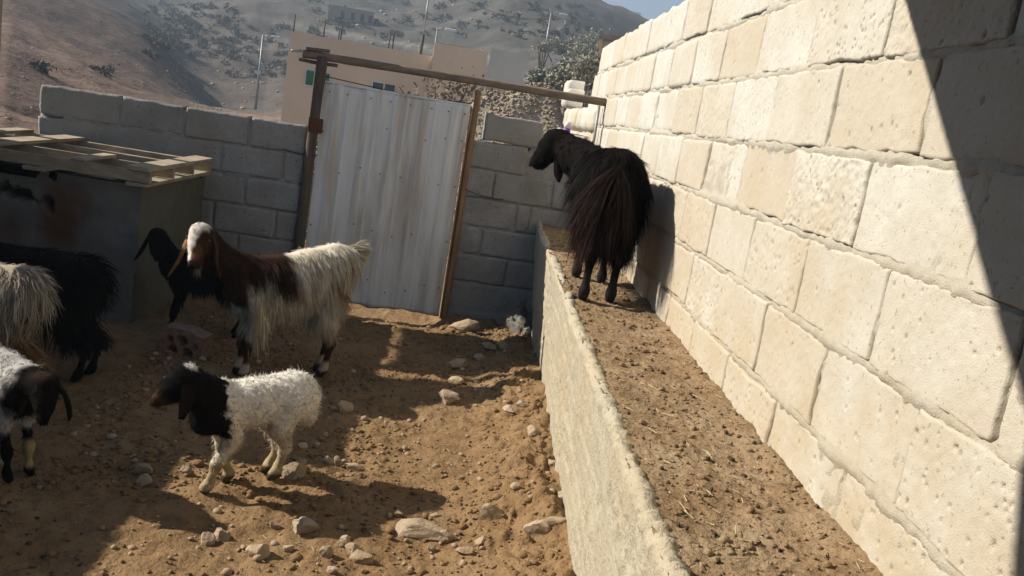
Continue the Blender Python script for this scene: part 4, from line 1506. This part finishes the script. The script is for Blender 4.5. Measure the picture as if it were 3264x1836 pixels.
def hit(dx, dy, d0=9.5, d1=620):
    ds = np.geomspace(d0, d1, 1400)
    p0 = ray(dx, dy, 1.0) - np.array([0, 0, EYE])
    z = EYE + p0[2] * ds
    tz = terrain_z(p0[0] * ds, p0[1] * ds)
    k = np.argmax(tz > z)
    d = ds[k] if (tz > z).any() else d1
    p = ray(dx, dy, d)
    p[2] = terrain_z(p[0], p[1])
    return p, d


def prism(m, a, b, z0, z1, depth):
    """upright box whose front runs from a to b (xy) and goes back by depth"""
    a, b = np.array(a[:2]), np.array(b[:2])
    t = (b - a) / np.linalg.norm(b - a)
    nrm = np.array([-t[1], t[0]])
    if nrm @ a < 0:
        nrm = -nrm
    c = (a + b) / 2 + nrm * depth / 2
    R = np.array([[t[0], nrm[0], 0], [t[1], nrm[1], 0], [0, 0, 1]])
    m.box((c[0], c[1], (z0 + z1) / 2), (np.linalg.norm(b - a), depth, z1 - z0), R)
    return t, nrm


house = thing('house', 'flat-roofed peach house behind the gate with green shuttered windows', 'house')
HD = 28.0
hA, hB = ray(731, 78, HD), ray(1100, 138, HD)
zroof = hA[2]
m = MB(); t_, n_ = prism(m, hA, hB, -1.0, zroof, 6.0); m.build('wall', M['peach'], house)
hC, hDd = ray(1094, 107, HD - .15), ray(1229, 126, HD - .1)
m = MB(); prism(m, hC, hDd, -1.0, hC[2], 5.0); m.build('wall', M['peach'], house)
hE, hF = ray(1226, 200, HD + .4), ray(1270, 210, HD + .4)
m = MB(); prism(m, hE, hF, -1.0, hE[2], 3.0); m.build('wall', M['peach'], house)
m = MB(); prism(m, ray(1100, 133, HD + .05), ray(1165, 150, HD + .05), hC[2] - .02, hC[2] + .04, 4.5); m.build('coping', M['gravel'], house)


def panel(name, x0, y0, x1, y1, mt, parent, off=.02, depth=.03, dist=HD):
    def onp(x, y):
        q = ray(x, y, 1.0) - np.array([0, 0, EYE])
        return np.array([0, 0, EYE]) + q * ((hA[:2] @ n_) / (q[:2] @ n_))
    a, b = onp(x0, y0), onp(x1, y0 + (x1 - x0) * .163)
    zt, zb_ = a[2], onp(x0, y1)[2]
    a2, b2 = a.copy(), b.copy()
    for q in (a2, b2):
        q[:2] -= n_ * off
    m = MB(); prism(m, a2, b2, zb_, zt, depth)
    return m.build(name, mt, parent)


for (x0, y0, x1, y1) in ((772, 176, 791, 213), (818, 184, 830, 207)):
    f = panel('window_frame', x0 - 2, y0 - 2, x1 + 2, y1 + 2, M['white_paint'], house, .03, .03)
    panel('shutter', x0, y0, x1, y1, M['green'], f, .045, .02)
f = panel('window_frame', 936, 203, 997, 231, M['white_paint'], house, .03, .03)
for (x0, x1) in ((939, 965), (969, 994)):
    panel('pane', x0, 206 + (x0 - 939) * .16, x1, 228 + (x0 - 939) * .16, M['glass'], f, .045, .02)
pq = ray(758, 128, HD); pq[:2] -= n_ * .01
MB().tube([pq, pq + np.array([-n_[0] * .35 - t_[0] * .25, -n_[1] * .35 - t_[1] * .25, -.05])], .04, 8).build('drain_spout', M['steel'], house, True)
panel('window_frame', 1132, 250, 1160, 290, M['glass'], house, .01, .02)

rods = [(743, 36, 78), (819, 48, 92), (855, 70, 97), (861, 66, 98), (983, 80, 118), (993, 78, 120)]
for i, (x, y0, y1) in enumerate(rods):
    a, b = ray(x, y0, HD + .6), ray(x, y0, HD + .6)
    b[2] = zroof - .05
    MB().tube([a, b], .022, 6).build('roof_rod', M['dark_steel'], None, True, label=('leftmost', 'second', 'third', 'fourth', 'fifth', 'rightmost')[i] + ' thin dark rod sticking up from the peach house roof', cat='rod', group='rods on the peach house roof')
mast = thing('antenna_mast', 'tall thin antenna mast on the peach house roof', 'mast')
a = ray(1079, -14, HD + .8); b = a.copy(); b[2] = zroof - .1; c_ = a.copy(); c_[2] = zroof + .55
MB().tube([c_, a], .022, 6).build('mast_pole', M['steel'], mast, True)
MB().tube([b, c_ + [0, 0, .1]], .05, 8).build('mast_foot', M['dark_steel'], mast, True)


def lamp_pole(x, ytop, ybase, dist, label, arm=1, r=.07, lamp=True):
    a, b = ray(x, ytop, dist), ray(x, ytop, dist)
    b[2] = min(terrain_z(b[0], b[1]) - .2, ray(x, ybase, dist)[2])
    o = thing('lamp_post' if lamp else 'utility_pole', label, 'street lamp' if lamp else 'pole')
    MB().tube([b, a], [r * 1.3, r * .7], 8).build('pole', M['steel'], o, True)
    if lamp:
        tip = a + np.array([arm * dist * .012, 0, dist * .0005]); st = a - [0, 0, dist * .002]
        MB().tube([st, (st + tip) / 2 + [0, 0, .1], tip], r * .45, 6).build('arm', M['steel'], o, True)
        m = MB(); m.box(tip + np.array([arm * .12, 0, -.02]), (.55, .22, .12)); bevel(m.build('lamp_head', M['whiteplastic'], o), .03)
    return o


lamp_pole(662, 88, 272, 58, 'grey street lamp standing left of the peach house')
lamp_pole(1101, 70, 140, 44, 'short street lamp showing behind the peach house roof', r=.05)
lamp_pole(1387, 32, 150, 60, 'street lamp on the right above the olive bushes')
lamp_pole(1424, 47, 130, 60, 'plain dark utility pole right of the far street lamp', lamp=False, r=.09)
pl = thing('sign_plate', 'small pale plate fixed on the street lamp left of the house', 'plate')
m = MB(); m.box(ray(648, 182, 57.8), (.36, .04, .22)); m.build('plate', M['white_paint'], pl)
cab = thing('power_cable', 'thin power cable crossing the hillside to the far street lamp', 'cable')
A_, B_ = ray(1160, -8, 62), ray(1387, 48, 60)
MB().tube([A_ + (B_ - A_) * t - np.array([0, 0, .5 * math.sin(math.pi * t)]) for t in np.linspace(0, 1, 12)], .02, 5).build('cable', M['wire'], cab, True)
cab2 = thing('power_cable', 'cable sagging from the left street lamp to the peach house', 'cable')
A_, B_ = ray(664, 95, 57), ray(731, 136, HD)
MB().tube([A_ + (B_ - A_) * t - np.array([0, 0, .5 * math.sin(math.pi * t)]) for t in np.linspace(0, 1, 12)], .014, 5).build('cable', M['wire'], cab2, True)

# ruin and huts on the hill
for k, (x0, y0, x1, y1, dd, lbl, mt, nm) in enumerate((
        (828, 10, 942, 36, 8, 'long low ruined grey building on the hillside above the track', 'gravel', 'ruin'),
        (1236, 122, 1334, 170, 6, 'pale flat-roofed building right of the peach house', 'pale', 'building'),
        (1392, 136, 1419, 190, 4, 'small white hut among the olive bushes', 'white_paint', 'hut'))):
    o = thing(nm, lbl, nm)
    if k == 0:
        p, d = hit(885, 56)
    else:
        d = 48 if k == 1 else 42
    a, b = ray(x0, y0, d), ray(x1, y0 + (x1 - x0) * .163, d)
    m = MB(); tt_, nn_ = prism(m, a, b, ray(x0, y0 + (y1 - y0) * 1.9, d)[2], a[2], dd); m.build('wall', M[mt], o)
    if k == 0:
        for xo in (858, 884, 908, 928):
            q0, q1 = ray(xo, y0 + 12 + (xo - x0) * .163, d), ray(xo + 9, y0 + 12 + (xo - x0 + 9) * .163, d)
            q0[:2] -= nn_ * .05; q1[:2] -= nn_ * .05
            m = MB(); prism(m, q0, q1, q0[2] - d * .008, q0[2], .2); m.build('window', M['dark_steel'], o)
# whitewashed house past the top of the limestone wall
o = thing('house', 'white house with flat slab roof showing past the limestone wall top', 'house')
a, b = ray(1522, 101, 21), ray(1580, 111, 21)
m = MB(); tt_, nn_ = prism(m, a, b, 0, a[2], 5); m.build('wall', M['white_paint'], o)
a2, b2 = a - np.append(nn_ * .25 + tt_ * .15, 0), b - np.append(nn_ * .25, 0)
m = MB(); prism(m, a2, b2, a[2], a[2] + .12, 5.5); m.build('roof_slab', M['gravel'], o)
for (x0, y0, x1, y1, lbl) in ((1521, 13, 1547, 36, 'tall pale house on the far ridge'), (1579, 27, 1613, 50, 'wide pale house on the far ridge above the wall')):
    o = thing('house', lbl, 'house')
    a, b = ray(x0, y0, 430), ray(x1, y0 + (x1 - x0) * .163, 430)
    m = MB(); tt_, nn_ = prism(m, a, b, a[2] - 14, a[2], 9); m.build('wall', M['gravel'], o)
    for xo in np.linspace(x0 + 5, x1 - 9, 2 if x1 - x0 < 30 else 3):
        q0, q1 = ray(xo, y0 + 7 + (xo - x0) * .163, 430), ray(xo + 3.5, y0 + 7 + (xo - x0 + 3.5) * .163, 430)
        q0[:2] -= nn_ * .1; q1[:2] -= nn_ * .1
        m = MB(); prism(m, q0, q1, q0[2] - 1.2, q0[2], .3); m.build('window', M['dark_steel'], o)


def leaf_cloud(c, rad, n, size, rng, clumps=14):
    """leaf-sized faces in clumps through an ellipsoid"""
    rad = np.array(rad)
    cc = rng.normal(size=(clumps, 3)); cc /= np.linalg.norm(cc, axis=1)[:, None]
    cc *= rng.uniform(.3, .95, (clumps, 1))
    k = rng.integers(0, clumps, n)
    p = cc[k] + rng.normal(size=(n, 3)) * .22
    p = np.array(c) + p * rad
    a = rng.normal(size=(n, 3)); a /= np.linalg.norm(a, axis=1)[:, None]
    b = np.cross(a, rng.normal(size=(n, 3))); b /= np.linalg.norm(b, axis=1)[:, None]
    s_ = size * rng.uniform(.5, 1.3, (n, 1))
    return np.stack([p - a * s_, p + b * s_ * .45, p + a * s_, p - b * s_ * .45], 1)


def tree(name, label, cat, base, h, rad, n, size, seed, group=None, leaf='leaf', twigs=7):
    rng = np.random.default_rng(seed)
    o = thing(name, label, cat, tuple(base), 0, group)
    V = leaf_cloud((0, 0, h - rad[2] * .8), rad, n, size, rng)
    mesh('crown', V.reshape(-1, 3), np.arange(n * 4).reshape(-1, 4), M[leaf], o, False)
    m = MB()
    for k in range(twigs):
        e = rng.normal(size=3) * np.array(rad) * .5 + np.array([0, 0, h - rad[2] * .7])
        m.tube([(0, 0, -.2), e * np.array([.35, .35, .5]), e], [h * .03, h * .018, h * .006], 6)
    m.build('trunk', M['bark'], o, True)


TREES = [(1368, 124, 56, 3.6, .62), (1408, 122, 60, 4.6, .8), (1452, 128, 50, 4.0, .8), (1490, 115, 54, 5.0, .9), (1352, 208, 34, 1.9, .5),
         (1440, 200, 28, 2.0, .62), (1478, 190, 26, 2.2, .62), (1400, 208, 31, 1.9, .45)]
TL = ['grey-green tree left of the far street lamp foot', 'tallest olive tree behind the small white hut', 'rounded olive tree right of the small white hut',
      'olive tree close beside the limestone wall top', 'low bush right of the pale flat-roofed building', 'dry low bush in front of the small hut',
      'dry bush next to the limestone wall end', 'scrubby bush left of the hut base']
for i, (x, y, d, h, r) in enumerate(TREES):
    p = ray(x, y, d)
    g = float(terrain_z(p[0], p[1]))
    hh = max(.8, p[2] + r * .9 - g)
    tree('olive_tree' if i < 4 else 'bush', TL[i], 'tree' if i < 4 else 'bush', (p[0], p[1], g), hh, (r, r, r * .8), 900, .085, 500 + i, 'trees and bushes right of the houses')
p = ray(1120, 262, 17); g = float(terrain_z(p[0], p[1]))
tree('bush', 'bare brownish bush in front of the peach house', 'bush', (p[0], p[1], g), p[2] + .5 - g, (.9, .6, .55), 700, .05, 520, leaf='drytwig')

# gravel heaps behind the gate
def heap(a, b, wid, hgt, n, seed, label):
    rng = np.random.default_rng(seed)
    a, b = np.array(a), np.array(b)
    L = np.linalg.norm((b - a)[:2]); t = (b - a)[:2] / L; nn = np.array([-t[1], t[0]])
    us, vs = np.linspace(-wid * .6, L + wid * .6, 70), np.linspace(-wid, wid, 36)
    U, W = np.meshgrid(us, vs, indexing='ij')

    def hz(u, w):
        prof = np.clip(1 - np.sqrt((w / wid) ** 2 + (np.clip(np.maximum(-u, u - L), 0, None) / (wid * .6)) ** 2), 0, 1)
        return prof ** .8 * hgt * (1 + .22 * fbm(u * .8, w * .8, 0, 3, seed))
    X = a[0] + t[0] * U + nn[0] * W; Y = a[1] + t[1] * U + nn[1] * W
    Z0 = terrain_z(X, Y) - .05
    o = mesh('gravel_heap', np.stack([X, Y, Z0 + hz(U, W)], -1).reshape(-1, 3), gridF(len(us), len(vs)), M['gravel'], None, True, kind='stuff', label=label, cat='gravel')
    u, w = rng.uniform(-wid * .5, L + wid * .5, n), rng.uniform(-wid, wid * .4, n)
    x = a[0] + t[0] * u + nn[0] * w; y = a[1] + t[1] * u + nn[1] * w
    P = np.stack([x, y, terrain_z(x, y) - .05 + hz(u, w)], -1)
    s = scatter('gravel_stones', P, rng.uniform(.009, .026, n), M['gravel'], seed + 1, None, None)
    s.parent = o


g0, g1 = ray(740, 300, 10.2), ray(1310, 260, 10.4)
heap(g0, (g0 + (g1 - g0) * .42), 1.25, ray(720, 272, 10)[2], 5200, 531, 'heap of gravel behind the grey wall left of the gate')
heap(g0 + (g1 - g0) * .58, g1 + (g1 - g0) * .12, 1.5, ray(1300, 243, 10.4)[2] - float(terrain_z(g1[0], g1[1])), 9000, 533, 'heap of gravel behind the gate\'s right side')


# hillside scrub and rubble
def hillside():
    rng = np.random.default_rng(541)
    quads, rocks, rs = [], [], []
    zones = [(370, 600, 15, 150, 85), (0, 300, 150, 200, 3), (560, 740, 60, 200, 40), (760, 1340, 5, 100, 60), (1340, 1480, 20, 90, 30)]
    for (x0, x1, y0, y1, n) in zones:
        for _ in range(n):
            p, d = hit(rng.uniform(x0, x1), rng.uniform(y0, y1))
            if d > 600 or d < 18:
                continue
            r = rng.uniform(.22, .62) * (1 + d / 160)
            quads.append(leaf_cloud(p + [0, 0, r * .35], (r, r, r * .55), 90, .16 * r + .03, rng, 6))
    V = np.vstack(quads)
    mesh('hillside_scrub', V.reshape(-1, 3), np.arange(len(V) * 4).reshape(-1, 4), M['scrub'], None, False, kind='stuff', label='dark low scrub dotted over the hillside', cat='scrub')
    for (x0, x1, y0, y1, n) in [(440, 740, 120, 280, 330), (0, 450, 60, 300, 120), (740, 1340, 10, 125, 260), (900, 1180, 95, 140, 120)]:
        for _ in range(n):
            p, d = hit(rng.uniform(x0, x1), rng.uniform(y0, y1))
            if 14 < d < 500:
                rocks.append(p); rs.append(rng.exponential(.0005) * d + .015)
    scatter('hillside_rubble', np.array(rocks), np.array(rs).clip(.015, .35), M['gravel'], 543, 'pale stones and rubbish strewn on the slopes', 'rubble')


hillside()

# ------------------------------------------------------------------ haze
def build_haze():
    m = MB(); m.box((0, 228, 44.5), (390, 850, 105))
    o = m.build('haze', None, None, kind='stuff', label='pale haze over the valley', cat='haze')
    hm = bpy.data.materials.new('haze_air')
    hm.use_nodes = True
    nt = hm.node_tree
    nt.nodes.clear()
    out = nt.nodes.new('ShaderNodeOutputMaterial')
    v = nt.nodes.new('ShaderNodeVolumePrincipled')
    v.inputs['Color'].default_value = (.64, .80, 1.0, 1)
    v.inputs['Density'].default_value = .0019
    v.inputs['Anisotropy'].default_value = .2
    nt.links.new(v.outputs[0], out.inputs['Volume'])
    o.data.materials.append(hm)


build_haze()
